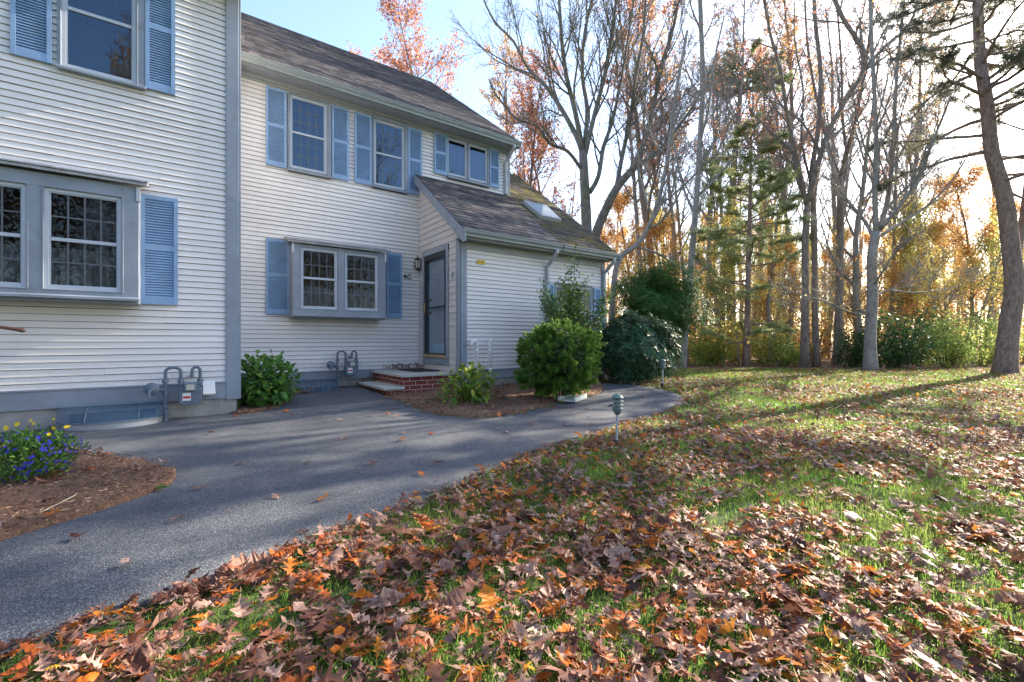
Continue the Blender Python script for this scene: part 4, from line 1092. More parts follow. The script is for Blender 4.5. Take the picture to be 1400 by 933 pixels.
# ---------------------------------------------------------------- oak leaves
def leaf_template(seed, kind=0):
    r = np.random.RandomState(seed)
    ts = [0, .11, .15, .18, .22, .29, .34, .38, .42, .50, .55, .60, .64, .72, .78, .83, .88, 1.0]
    ws = [.010, .05, .20, .13, .07, .08, .37, .26, .09, .10, .42, .29, .10, .10, .27, .18, .09, 0.0]
    fw = [0, 0, .05, .02, 0, 0, .13, .05, 0, 0, .15, .06, 0, 0, .11, .04, .02, 0]
    if kind == 1: ws = [.012, .06, .15, .16, .09, .12, .27, .28, .15, .17, .33, .33, .19, .17, .25, .24, .16, 0.0]; fw = [0]*18
    if kind == 2: ws = [.012, .08, .12, .15, .18, .23, .25, .27, .28, .28, .27, .26, .24, .19, .15, .11, .07, 0.0]; fw = [0]*18
    pts = []
    for t, w, f in zip(ts, ws, fw):
        wl = w*r.uniform(.7, 1.2)*.85; wr = w*r.uniform(.7, 1.2)*.85
        pts.append((t-.5, 0)); pts.append((t-.5+f*r.uniform(.5, 1.3), wl)); pts.append((t-.5+f*r.uniform(.5, 1.3), -wr))
    P = np.array(pts); F = []
    n = len(ts)
    for i in range(n-1):
        a = 3*i; F += [(a, a+3, a+4, a+1), (a, a+2, a+5, a+3)]
    # curl: bend along and across, plus a twist
    u, v = P[:, 0], P[:, 1]
    k1, k2, tw = r.uniform(-1.0, 1.1), r.uniform(-.8, 1.8), r.uniform(-1.0, 1.0)
    z = k1*u*u*.8+k2*v*v*1.0+tw*u*v+.035*np.sin(9*u+r.rand()*6)*np.sign(v)*(np.abs(v) > .05)+r.normal(0, .012, len(u))
    z += .04*np.abs(v)
    V = np.stack([u, v, z], 1); V[:, 0] *= 1-.12*abs(k1); V[:, 1] *= 1-.10*max(0, k2)
    return V, np.array(F)
TPL = [leaf_template(s, 0) for s in range(10)]+[leaf_template(20+s, 1) for s in range(3)]+[leaf_template(40+s, 2) for s in range(2)]
# petiole
def add_petiole(V, F):
    n = len(V); P = np.array([(-.5, .008, V[0, 2]), (-.5, -.008, V[0, 2]), (-.68, 0.02, V[0, 2]+.03)])
    return np.concatenate([V, P, P[2:3]+[[0, .008, 0]]]), np.concatenate([F, [(n, n+3, n+2, n+1)]])
TPL = [add_petiole(*t) for t in TPL]
def place_leaves(x, y, z, S, seed, tilt=.45):
    """returns list of (matrix rows) for each leaf"""
    r = np.random.RandomState(seed); n = len(x)
    yaw = r.uniform(0, 2*math.pi, n); tx = r.normal(0, tilt, n); ty = r.normal(0, tilt, n)
    flip = np.where(r.rand(n) < .45, math.pi, 0.0)
    return np.stack([x, y, z, S, yaw, tx+flip, ty], 1), r.randint(0, len(TPL), n), r.rand(n)
def leaves_np(A, tid, rnd):
    Vs = []; Fs = []; Rs = []; off = 0
    for t in range(len(TPL)):
        k = tid == t; a = A[k]; n = len(a)
        if n == 0: continue
        V, F = TPL[t]; cy, sy = np.cos(a[:, 4]), np.sin(a[:, 4]); cx, sx = np.cos(a[:, 5]), np.sin(a[:, 5]); ct, st = np.cos(a[:, 6]), np.sin(a[:, 6])
        P = V[None]*a[:, 3][:, None, None]
        X, Y, Z = P[..., 0], P[..., 1], P[..., 2]
        Y, Z = Y*cx[:, None]-Z*sx[:, None], Y*sx[:, None]+Z*cx[:, None]
        X, Z = X*ct[:, None]+Z*st[:, None], -X*st[:, None]+Z*ct[:, None]
        X, Y = X*cy[:, None]-Y*sy[:, None], X*sy[:, None]+Y*cy[:, None]
        W = np.stack([X+a[:, 0][:, None], Y+a[:, 1][:, None], Z+a[:, 2][:, None]], 2)
        # keep every point above the ground
        low = W[..., 2].min(1)-a[:, 2]; W[..., 2] += np.where(low < -.018, -low-.018, 0)[:, None]
        Vs.append(W.reshape(-1, 3)); Fs.append((F[None]+(np.arange(n)*len(V))[:, None, None]+off).reshape(-1, 4))
        Rs.append(np.repeat(rnd[k], len(F))); off += n*len(V)
    return np.concatenate(Vs), np.concatenate(Fs), np.concatenate(Rs)
LA = []; LT = []; LR = []; Lab = []
EDGE = None
for (a0, a1, dens, sd) in ((.8, 2.4, 950, 31), (2.4, 4.8, 800, 32), (4.8, 8.5, 430, 33), (8.5, 13.6, 230, 34), (13.6, 30, 26, 35)):
    x, y, a, b = scatter(dens, a0, a1, 1.6 if a1 < 9 else (1.35 if a1 < 20 else 1.1), sd, extra=1.6)
    k = on_lawn(x, y, .045, sd); x, y, a, b = x[k], y[k], a[k], b[k]
    f = .45*fbm(x, y, 1.0, 11)+.55*fbm(x, y, 3.4, 14); f2 = vnoise(x, y, .35, 8)
    near_edge = ~on_lawn(x, y, .16, sd+1)
    pk = np.clip((.595-f)*6+.23+.2*f2, .16, 1); pk = np.where(near_edge, 1, pk)
    k = np.random.RandomState(sd).rand(len(x)) < pk; x, y, a, b = x[k], y[k], a[k], b[k]
    r = np.random.RandomState(sd+3)
    S = np.clip(r.normal(.068, .022, len(x)), .025, .15)*np.where((a < 2.4) & (r.rand(len(x)) < .25), 1.5, 1.0)
    z = gz(x, y)+r.uniform(.024, .054, len(x))
    onp = inpoly(x, y, PATH); z = np.where(onp, gz(x, y)+.035, z)
    A_, T_, R_ = place_leaves(x, y, z, S, sd+5, .32)
    LA.append(A_); LT.append(T_); LR.append(R_); Lab.append(np.stack([a, b], 1))
LA = np.concatenate(LA); LT = np.concatenate(LT); LR = np.concatenate(LR); Lab = np.concatenate(Lab)
# the 240 largest in the picture are objects of their own
px = 700+FPX*Lab[:, 1]/Lab[:, 0]; py = 466.5+FPX*(H-LA[:, 2])/Lab[:, 0]
vis = (px > 5) & (px < 1395) & (py < 925) & (py > 500)
score = np.where(vis, LA[:, 3]/Lab[:, 0], 0); idx = np.argsort(-score)[:235]
sel = np.zeros(len(LA), bool); sel[idx] = True
V, F, R_ = leaves_np(LA[~sel], LT[~sel], LR[~sel])
o = npmesh('leaf_litter', V, F, M['oak'], rnd=R_, smooth=False)
tag(o, 'thick litter of brown, mauve and orange oak leaves over the lawn', 'fallen leaves', kind='stuff')
print('litter', len(LA))
from mathutils import Euler
lm = []
for t, (V, F) in enumerate(TPL):
    me = bpy.data.meshes.new('oak_leaf'); me.from_pydata([tuple(v) for v in V], [], [tuple(int(i) for i in f) for f in F]); me.materials.append(M['oak1']); lm.append(me)
def leaf_obj(row, t, label, group):
    o = bpy.data.objects.new('oak_leaf', lm[t]); COL.objects.link(o)
    X, Y, Z, S, yaw, rx, ry = [float(v) for v in row]
    o.location = (X, Y, Z); o.scale = (S, S, S); o.rotation_euler = (rx, ry, yaw)
    return tag(o, label, 'leaf', group)
for i in idx:
    leaf_obj(LA[i], LT[i], 'curled dry oak leaf in the foreground lawn', 'large fallen oak leaves in the foreground lawn')
# leaves lying on the path
pl = [(271, 675), (243, 718), (376, 686), (288, 597), (409, 558), (449, 580), (465, 578), (400, 570), (392, 566), (471, 605), (505, 572), (529, 571), (457, 541), (492, 541), (519, 553), (550, 606), (556, 561), (543, 573), (552, 597), (590, 597), (441, 566), (422, 567),
      (682, 590), (693, 596), (709, 589), (729, 585), (747, 564), (756, 562), (784, 565), (803, 563), (805, 575), (788, 571), (776, 585), (810, 585), (820, 553), (835, 558), (850, 548), (880, 545), (895, 552), (420, 640), (330, 640), (172, 783), (107, 745), (510, 640), (600, 640), (655, 645), (575, 655), (440, 690), (385, 545), (440, 535), (472, 532)]
r = np.random.RandomState(77); xy = np.array([on_g(*p) for p in pl])
A_, T_, R_ = place_leaves(xy[:, 0], xy[:, 1], gz(xy[:, 0], xy[:, 1])+.042, np.clip(r.normal(.10, .02, len(xy)), .06, .14), 78, .15)
for i in range(len(xy)): leaf_obj(A_[i], T_[i], 'single dry oak leaf lying on the bare asphalt path', 'oak leaves scattered on the asphalt path')
# leaves blown against the steps, in the beds, on the roof
def pile(name, cx, cy, sx, sy, n, z0, label, seed, S=.085, hz=.05):
    r = np.random.RandomState(seed); x = cx+np.clip(r.normal(0, .5, n), -1, 1)*sx; y = cy+np.clip(r.normal(0, .5, n), -1, 1)*sy
    A_, T_, R_ = place_leaves(x, y, z0+gz(x, y)*0+r.uniform(.02, hz, n), np.clip(r.normal(S, .02, n), .04, .13), seed+1, .5)
    V, F, R2 = leaves_np(A_, T_, R_*.8); tag(npmesh(name, V, F, M['oak'], rnd=R2), label, 'fallen leaves', kind='stuff')
pile('leaf_pile', 3.55, 8.35, .42, .28, 130, .41, 'brown leaves blown into the corner of the top step', 41, .07, .10)
pile('leaf_pile', 2.2, 8.45, .45, .2, 90, .03, 'brown leaves against the foundation left of the brick steps', 43, .07)
pile('leaf_pile', 2.85, 8.55, .15, .08, 25, .21, 'brown leaves along the wall on the lower step', 44, .06)
x, y, a, b = scatter(34, 5.5, 12, 1.1, 50); k = inpoly(x, y, BEDR); x, y = x[k], y[k]
A_, T_, R_ = place_leaves(x, y, gz(x, y)+.06, np.clip(np.random.RandomState(5).normal(.08, .02, len(x)), .04, .12), 51, .4)
V, F, R2 = leaves_np(A_, T_, R_*.75); tag(npmesh('bed_leaves', V, F, M['oak'], rnd=R2), 'scattered brown leaves on the mulch by the entry wing', 'fallen leaves', kind='stuff')
x, y, a, b = scatter(26, 1.5, 5.5, 1.5, 52); k = inpoly(x, y, BLs); x, y = x[k], y[k]
A_, T_, R_ = place_leaves(x, y, gz(x, y)+.075, np.clip(np.random.RandomState(6).normal(.085, .02, len(x)), .04, .12), 53, .3)
V, F, R2 = leaves_np(A_, T_, R_); tag(npmesh('bed_leaves', V, F, M['oak'], rnd=R2), 'scattered brown leaves on the mulch bed at the left edge', 'fallen leaves', kind='stuff')
# mulch chips
def chips(poly, n, z, label, seed, box):
    r = np.random.RandomState(seed); x = r.uniform(box[0], box[1], n); y = r.uniform(box[2], box[3], n); k = inpoly(x, y, poly); x, y = x[k], y[k]; n = len(x)
    L = r.uniform(.008, .030, n); W = r.uniform(.002, .006, n); t = r.uniform(0, 6.28, n); zz = gz(x, y)+z+r.uniform(0, .03, n); ti = r.normal(0, .25, n)
    dx, dy = np.cos(t), np.sin(t)
    P = [np.stack([x+s1*dx*L/2-s2*dy*W/2, y+s1*dy*L/2+s2*dx*W/2, zz+s1*L/2*ti+h], 1) for s1, s2, h in ((-1,-1,0), (1,-1,0), (1,1,.004), (-1,1,.004))]
    V = np.stack(P, 1).reshape(-1, 3); i = np.arange(n)*4
    tag(npmesh('mulch', V, np.stack([i, i+1, i+2, i+3], 1), M['chips'], rnd=r.rand(n)), label, 'mulch', kind='stuff')
chips(BLs, 60000, .045, 'shredded brown bark chips on the left bed', 61, (-6, .2, 2.0, 6.5))
chips(BEDR, 26000, .03, 'shredded brown bark chips on the bed by the entry wing', 62, (2.6, 7.6, 5.0, 7.1))
rr_ = np.random.RandomState(66); x, y, a, b = scatter(26, 1.2, 12, 1.3, 67); k = inpoly(x, y, PATH) & ~inpoly(x, y, BLs) & ~inpoly(x, y, BEDR); x, y = x[k], y[k]
A_, T_, R_ = place_leaves(x, y, gz(x, y)+.036, np.clip(rr_.gamma(2, .006, len(x)), .005, .035), 68, .2); A_[:, 2] = gz(x, y)+.024+A_[:, 3]*.2
V, F, R2 = leaves_np(A_, T_, R_*.9); tag(npmesh('leaf_crumbs', V, F, M['oak'], rnd=R2), 'tiny leaf crumbs strewn over the asphalt path', 'debris', kind='stuff')
# twigs on the path and bed
def twig(p0, p1, r0, label, k=.03):
    a = on_g(*p0); b = on_g(*p1); m = MB(); z = .05
    m.tube([(a[0], a[1], z+gz(*a)), ((a[0]+b[0])/2+k, (a[1]+b[1])/2, z+.02+gz(*a)), (b[0], b[1], z+gz(*b))], [r0, r0*.8, r0*.4], 5)
    tag(m.build('twig', M['twig'], None), label, 'twig')
M['twig'] = paint('pale dry twig', (.42, .34, .26, 1), .8, .2, 20)
twig((53, 715), (108, 682), .004, 'long pale twig lying on the left mulch bed', .06)
# ================================================================ plants
def leaf_cards(P, Nn, D, L, W, fold=.15, droop=0.0):
    """diamond leaves folded on the midrib; arrays of base, normal, direction, length, width"""
    D = D/np.maximum(np.linalg.norm(D, axis=1, keepdims=True), 1e-6); S = np.cross(D, Nn); S /= np.maximum(np.linalg.norm(S, axis=1, keepdims=True), 1e-6)
    U = np.cross(S, D); L = L[:, None]; W = W[:, None]
    mid = P+D*L*.45
    tip = P+D*L-np.array([[0, 0, 1]])*droop*L
    V = np.stack([P, mid+S*W/2+U*W*fold, tip, mid-S*W/2+U*W*fold], 1).reshape(-1, 3)
    n = len(P); i = np.arange(n)*4
    F = np.stack([np.stack([i, i+1, i+2], 1), np.stack([i, i+2, i+3], 1)], 1).reshape(-1, 3)
    return V, F
def rdir(r, n):
    v = r.normal(0, 1, (n, 3)); return v/np.linalg.norm(v, axis=1, keepdims=True)
def shell(r, n, c, rad, lo=.7, hi=1.02, lump=.12, zmin=-9):
    """points spread through the outer volume of a lumpy ellipsoid, with outward normals"""
    d = rdir(r, n); ph = np.arctan2(d[:, 1], d[:, 0]); th = d[:, 2]
    l = 1+lump*(np.sin(3*ph+c[0]*7)*.5+np.sin(5*ph+4*th+c[1]*3)*.35+np.sin(7*th+2*ph)*.4)
    q = r.uniform(lo**2, hi**2, n)**.5
    P = np.array(c)+d*np.array(rad)*(q*l)[:, None]
    nn = d/np.array(rad); nn /= np.linalg.norm(nn, axis=1, keepdims=True)
    k = P[:, 2] > zmin
    return P[k], nn[k]
def stems_mb(c, base, rad, n, r0, seed, spread=.7, top=.7):
    m = MB(); rng = random.Random(seed)
    for i in range(n):
        a = rng.uniform(0, 6.28); s = rng.uniform(.2, spread)
        e = Vector((c[0]+math.cos(a)*rad[0]*s, c[1]+math.sin(a)*rad[1]*s, c[2]+rad[2]*rng.uniform(.0, top)))
        b = Vector((base[0]+math.cos(a)*.06, base[1]+math.sin(a)*.06, base[2]-.03)); md = b.lerp(e, .5)+Vector((rng.uniform(-.05, .05), rng.uniform(-.05, .05), .05))
        m.tube([b, b.lerp(md, .5), md, md.lerp(e, .5)+Vector((0, 0, .02)), e], [r0, r0*.85, r0*.7, r0*.5, r0*.3], 5)
    return m
def leafy(parent, parts, mat, name='foliage', rnd=None, seed=0):
    Vs = []; Fs = []; off = 0
    for V, F in parts: Vs.append(V); Fs.append(F+off); off += len(V)
    V = np.concatenate(Vs); F = np.concatenate(Fs); n = len(F)//2
    r = np.random.RandomState(seed); R = np.repeat(r.rand(n), 2) if rnd is None else np.repeat(rnd, 2)
    return npmesh(name, V, F, M[mat], parent, rnd=R)

# hydrangea beside the corner board
def broad_shrub(name, loc, rad, n, label, mat, seed, L=(.09, .15), stems=10, cat='shrub', top=.0, lump=.15, lo=.3):
    x, y = loc; z = float(gz(x, y)); t = thing(name, (x, y, z), label, cat)
    r = np.random.RandomState(seed); c = (x, y, z+rad[2]*.95+top)
    P, nn = shell(r, n, c, rad, lo, 1.0, lump, z+.04)
    k = len(P); D = nn*.6+rdir(r, k)*.6; D[:, 2] += .1; Nn = nn*.5+rdir(r, k)*.35; Nn[:, 2] += .9
    l = r.uniform(L[0], L[1], k); leafy(t, [leaf_cards(P, Nn, D, l, l*r.uniform(.5, .7, k), .12, .18)], mat, seed=seed)
    stems_mb(c, (x, y, z), rad, stems, .010, seed).build('stems', M['stem'], t)
    return t
broad_shrub('hydrangea_shrub', (.95, 7.30), (.44, .40, .37), 1250, 'bright green broad leaved shrub against the corner board between the two units', 'lf_hydr', 5, (.07, .13), lo=.15, lump=.2)
x, y = on_g(641, 553); broad_shrub('laurel_shrub', (x, y+.02), (.40, .36, .29), 520, 'small lime green shrub with open leaves in front of the brick steps', 'lf_lime', 8, (.075, .13), 12, lump=.25, lo=.2)
# round evergreen: feathery sprays
def arborvitae():
    c = at(766, 497, 6.95); x, y = c.x, c.y; z = float(gz(x, y)); t = thing('arborvitae_shrub', (x, y, z), 'clipped round bright green evergreen shrub at the bend of the path', 'shrub')
    r = np.random.RandomState(9); rad = (.62, .60, .62); cc = (x, y, z+.64)
    C, cn = shell(r, 400, cc, rad, .82, 1.02, .18, z+.12); nc = len(C); m_ = 130; parts = []; rn = []
    C[:, 2] = np.where(C[:, 2] > z+.95, z+.95+(C[:, 2]-z-.95)*.7, C[:, 2])
    A = cn+rdir(r, nc)*.45; A[:, 2] += .45; A /= np.linalg.norm(A, axis=1, keepdims=True); ln = r.uniform(.10, .20, nc); tone = r.rand(nc)
    ci = np.repeat(np.arange(nc), m_); k = len(ci); u = r.rand(k)**.7
    T = np.cross(A[ci], rdir(r, k)); T /= np.linalg.norm(T, axis=1, keepdims=True)
    P = C[ci]-A[ci]*ln[ci][:, None]*.6+A[ci]*(u*ln[ci])[:, None]+T*((1-u)*.045)[:, None]*r.rand(k)[:, None]
    D = A[ci]*.8+T*r.uniform(.3, .9, k)[:, None]+rdir(r, k)*.2; l = r.uniform(.03, .065, k)
    parts.append(leaf_cards(P, rdir(r, k), D, l, l*r.uniform(.16, .3, k), .1)); rn.append(np.clip(tone[ci]*.35+u*.4+r.rand(k)*.3, 0, 1))
    leafy(t, parts, 'lf_arbor', rnd=np.concatenate(rn))
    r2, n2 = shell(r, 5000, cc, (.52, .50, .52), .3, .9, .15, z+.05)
    leafy(t, [leaf_cards(r2, n2, rdir(r, len(r2)), np.full(len(r2), .09), np.full(len(r2), .03))], 'lf_dark', 'inner_shade_foliage')  # darker leaf colour inside stands in for shade in the hollows
    stems_mb((x, y, z+.5), (x, y, z), (.4, .4, .5), 14, .014, 3, .8).build('stems', M['stem'], t)
arborvitae()
# holly / rhododendron / yew-like evergreen
def whorls(name, loc, rad, n, label, mat, seed, L=.12, zc=None, lean=(0, 0), nl=8, trunk=False, lump=.14, lo=.75, wide=.26, droop=.25, cat='shrub'):
    x, y = loc; z = float(gz(x, y)); t = thing(name, (x, y, z), label, cat)
    r = np.random.RandomState(seed); c = (x+lean[0], y+lean[1], z+(zc if zc else rad[2]*.95))
    P, nn = shell(r, n, c, rad, lo, 1.0, lump, z+.08); k = len(P); parts = []
    A = nn*.8+rdir(r, k)*.3; A[:, 2] += .45; A /= np.linalg.norm(A, axis=1, keepdims=True)
    T1 = np.cross(A, rdir(r, k)); T1 /= np.linalg.norm(T1, axis=1, keepdims=True); T2 = np.cross(A, T1)
    for j in range(nl):
        a = 2*math.pi*j/nl+r.uniform(-.3, .3, k); D = T1*np.cos(a)[:, None]+T2*np.sin(a)[:, None]+A*r.uniform(-.1, .45, k)[:, None]
        l = L*r.uniform(.7, 1.15, k); parts.append(leaf_cards(P+A*r.uniform(-.02, .02, k)[:, None], A+D*.1, D, l, l*wide, .1, droop))
    leafy(t, parts, mat, seed=seed)
    stems_mb(c, (x, y, z), rad, 18, .02, seed, .85, .6).build('stems', M['stem'], t)
    return t
whorls('rhododendron_shrub', (7.62, 6.12), (.92, .86, .74), 950, 'big dark blue green rhododendron mound at the far corner of the entry wing', 'lf_rhodo', 14, .14, droop=.08)
p = at(900, 500, 11.6)
t = whorls('evergreen_tree', (p.x, p.y), (1.05, 1.0, 1.05), 6500, 'tall dark evergreen leaning behind the rhododendron', 'lf_ever', 15, .12, zc=1.75, nl=5, lump=.42, wide=.2, droop=.1, cat='tree', lo=.45)
# holly by the downspout
def holly():
    p = at(785, 520, 8.35); x, y = p.x, p.y; z = float(gz(x, y)); t = thing('holly_shrub', (x, y, z), 'tall open holly with upright shoots in front of the wing downspout', 'shrub')
    rng = random.Random(4); r = np.random.RandomState(4); m = MB(); PP = []; DD = []
    for i in range(46):
        a = rng.uniform(0, 6.28); s = rng.uniform(.1, 1.0)**.8; hgt = rng.uniform(1.35, 2.25)-.35*s
        if i == 0: s = 0; hgt = 2.55
        if i == 1: s = .18; hgt = 2.3; a = 2
        b = Vector((x, y, z)); e = Vector((x+math.cos(a)*s*.85, y+math.sin(a)*s*.6, z+hgt)); md = b.lerp(e, .45)+Vector((math.cos(a)*.12*s, math.sin(a)*.1*s, 0))
        pts = []
        for k in range(9):
            f = k/8; pts.append(b*(1-f)**2+md*2*f*(1-f)+e*f*f)
        m.tube(pts, [.012*(1-.8*k/8) for k in range(9)], 5)
        for k in range(230):
            f = rng.uniform(.2, 1); q = b*(1-f)**2+md*2*f*(1-f)+e*f*f
            o = Vector((rng.gauss(0, 1), rng.gauss(0, 1), rng.gauss(0.2, .7))).normalized()
            rr = rng.uniform(.01, .17)*(1.1-f*.6); PP.append(q+o*rr); DD.append(o)
    m.build('stems', M['stem'], t)
    P = np.array([tuple(v) for v in PP]); D = np.array([tuple(v) for v in DD]); k = len(P); l = r.uniform(.045, .085, k)
    M['lf_holly'] = leafmat('holly leaves', [(0, (.03, .08, .02)), (.6, (.07, .15, .03)), (1, (.16, .24, .05))], .3, .3, spec=.6, bright=1.4)
    leafy(t, [leaf_cards(P, rdir(r, k)+np.array([[0, 0, .8]]), D, l, l*.55, .15)], 'lf_holly')
holly()
# flower clump
def flowers():
    x, y = on_g(42, 667); z = .05; t = thing('flower_clump', (x, y, z), 'clump of deep blue and yellow flowers on the mulch bed at the left edge', 'flowers')
    r = np.random.RandomState(21); rad = (.235, .22, .165); P, nn = shell(r, 3200, (x, y, z+.16), rad, .25, 1.0, .2, z)
    k = len(P); D = nn*.6+rdir(r, k)*.7; D[:, 2] += .4; l = r.uniform(.018, .042, k)
    leafy(t, [leaf_cards(P, nn+rdir(r, k)*.6, D, l, l*.4, .1)], 'lf_green2')
    P, nn = shell(r, 340, (x, y, z+.16), rad, .9, 1.08, .2, z+.02); parts = []
    for j in range(4):
        k = len(P); D = np.cross(nn, rdir(r, k)); l = r.uniform(.009, .016, k); parts.append(leaf_cards(P+nn*.008, nn, D, l, l*.9, 0))
    leafy(t, parts, 'fl_blue', 'blue_flowers')
    FP = [(-.16, .0, .34), (-.12, .03, .36), (.02, .0, .37), (.20, .04, .34), (.17, -.05, .31), (.1, .05, .33), (-.05, .05, .38), (.05, .1, .38)]
    Y = []; mst = MB()
    for i, (dx, dy, dz) in enumerate(FP):
        c = np.array([x+RX*dx+DX*dy, y+RY*dx+DY*dy, z+dz]); mst.tube([(c[0]*.7+x*.3, c[1]*.7+y*.3, z+.15), tuple(c)], .002, 4)
        n = np.array([-.5, -.6, .6])+r.normal(0, .3, 3); n /= np.linalg.norm(n); t1 = np.cross(n, [0, 0, 1.]); t1 /= np.linalg.norm(t1); t2 = np.cross(n, t1)
        for j in range(9):
            a = 6.283*j/9; Y.append((c, n, t1*math.cos(a)+t2*math.sin(a)+n*.15, .021 if i in (0, 1, 3) else .013))
    leafy(t, [leaf_cards(np.array([q[0] for q in Y]), np.array([q[1] for q in Y]), np.array([q[2] for q in Y]), np.array([q[3] for q in Y]), np.array([q[3]*.5 for q in Y]), .05)], 'fl_yellow', 'yellow_flowers')
    mst.build('flower_stems', M['stem'], t)
M['lf_green2'] = leafmat('small green leaves', [(0, (.03, .09, .015)), (.6, (.06, .16, .03)), (1, (.13, .24, .04))], .35, .5, bright=1.4)
flowers()
# tiny weeds in the beds
def weed(px_, py_, s, label, mat='lf_hydr'):
    x, y = on_g(px_, py_); z = float(gz(x, y))+.04; r = np.random.RandomState(int(px_)); k = 40; P = np.array([[x, y, z]])+r.normal(0, s*.3, (k, 3))*[[1, 1, .15]]; P[:, 2] = np.maximum(P[:, 2], z)
    D = rdir(r, k); D[:, 2] = np.abs(D[:, 2])*.6; l = r.uniform(.3, .6, k)*s; V, F = leaf_cards(P, rdir(r, k)+[[0, 0, 1]], D, l, l*.45, .1)
    tag(npmesh('weed', V, F, M[mat], rnd=np.repeat(r.rand(k), 2)), label, 'weed')
weed(225, 652, .07, 'small green weed at the tip of the left mulch bed')
weed(222, 676, .05, 'tiny green weed on the lower rim of the left mulch bed')
weed(620, 562, .10, 'green weed on the mulch below the lime green shrub')
weed(588, 556, .08, 'faint green weed on the mulch near the brick steps')

# ================================================================ trees
def polyline(rng, p, d, length, nseg, wig, up):
    pts = [p.copy()]; st = length/nseg
    for i in range(nseg):
        d = (d+Vector((rng.gauss(0, wig), rng.gauss(0, wig), rng.gauss(0, wig)+up))).normalized(); p = p+d*st; pts.append(p.copy())
    return pts
def spawn(rng, pts, rads, lvl, K, out):
    out.append((pts, rads, lvl))
    if lvl >= K['maxl']: return
    n = K['n'][lvl]; segs = len(pts)-1
    L = sum((pts[i+1]-pts[i]).length for i in range(segs))
    t0 = K['t0'][lvl]
    for k in range(n):
        t = t0+(1-t0)*(k+rng.random())/n; i = min(int(t*segs), segs-1); f = t*segs-i
        p = pts[i].lerp(pts[i+1], f); T = (pts[i+1]-pts[i]).normalized(); r = rads[i]*(1-f)+rads[i+1]*f
        ang = rng.uniform(*K['ang'][lvl]); az = rng.uniform(0, 2*math.pi); U = T.orthogonal().normalized(); W = T.cross(U)
        d = T*math.cos(ang)+(U*math.cos(az)+W*math.sin(az))*math.sin(ang)
        ln = L*K['len'][lvl]*(1.15-.7*t)*rng.uniform(.65, 1.2); ln = min(ln, K.get('cap', 6))
        r0 = max(K['rmin'], min(r*.62, r*K['rr'][lvl])); ns = K['seg'][lvl]
        q = polyline(rng, p, d, ln, ns, K['wig'], K['up'][lvl]); rr = [max(K['rmin']*.7, r0*(1-.75*j/ns)) for j in range(ns+1)]
        spawn(rng, q, rr, lvl+1, K, out)
BASE = dict(maxl=4, n=[9, 7, 6, 5], t0=[.35, .25, .2, .15], ang=[(.5, .95), (.45, .9), (.5, .95), (.5, 1.1)], len=[.42, .5, .5, .55], rr=[.5, .5, .5, .55], seg=[7, 5, 4, 3], rmin=.005, wig=.12, up=[.10, .07, .04, .03])
def KK(**k): d = dict(BASE); d.update(k); return d
SIDES = [12, 7, 5, 4, 3, 3]
def tree_objs(limbs, K, seed, loc, label, bark, leaf=None, nleaf=0, lsize=(.05, .09), name='bare_tree', group=None, lfrac=None, manual=True, cat='tree', trunk_rough=.0):
    """limbs: list of (points, radii, level) in local metres"""
    rng = random.Random(seed); out = []
    for pts, rads, lvl in limbs: spawn(rng, pts, rads, lvl, K, out)
    t = thing(name, loc, label, cat, group)
    L = Vector(loc); mt = MB(); mc = MB()
    for pts, rads, lvl in out:
        (mt if lvl <= 1 else mc).tube([p+L for p in pts], rads, SIDES[lvl], cap=lvl <= 1)
    mt.build('trunk', M[bark], t, smooth=True); 
    if mc.v: mc.build('crown', M[bark], t, smooth=True)
    if leaf and nleaf:
        tw = [o for o in out if o[2] >= max(1, K['maxl']-1)]
        if lfrac: tw = [o for o in tw if lfrac(o[0][-1]) > rng.random()]
        r = np.random.RandomState(seed); PP = np.zeros((nleaf, 3))
        for i in range(nleaf):
            o = tw[rng.randrange(len(tw))]; f = rng.random()*(len(o[0])-1); j = int(f); q = o[0][j].lerp(o[0][min(j+1, len(o[0])-1)], f-j); PP[i] = (q.x+L.x, q.y+L.y, q.z+L.z)
        PP += r.normal(0, K.get('jit', .05), PP.shape); D = rdir(r, nleaf); D[:, 2] -= .5; l = r.uniform(lsize[0], lsize[1], nleaf)
        leafy(t, [leaf_cards(PP, rdir(r, nleaf), D, l, l*.7, .2)], leaf, 'leaves', seed=seed)
    return t
def px_limbs(base, a, spec):
    """spec: list of (level, w0, w1, [(px,py,da)...]) traced on the plane at depth a; returns local limbs"""
    B = at(base[0], base[1], a); B.z = float(gz(B.x, B.y)); out = []
    for lvl, w0, w1, pts in spec:
        P = []
        n = len(pts)
        for i, q in enumerate(pts):
            da = q[2] if len(q) > 2 else 0
            P.append(at(q[0], q[1], a+da)-B)
        # smooth by subdivision
        Q = []
        for i in range(n-1):
            p0 = P[max(i-1, 0)]; p1 = P[i]; p2 = P[i+1]; p3 = P[min(i+2, n-1)]
            for s in range(3):
                u = s/3; Q.append(.5*((2*p1)+(p2-p0)*u+(2*p0-5*p1+4*p2-p3)*u*u+(-p0+3*p1-3*p2+p3)*u**3))
        Q.append(P[-1]); m = len(Q)-1
        k = a/FPX/2/math.sqrt(1+((base[0]-700)/FPX)**2); R = [k*(w0+(w1-w0)*i/m) for i in range(m+1)]
        if lvl == 0: R[0] *= 1.35; R[1] *= 1.12
        out.append((Q, R, lvl))
    return B, out
def flare(B): return (B.x, B.y, B.z-.05)

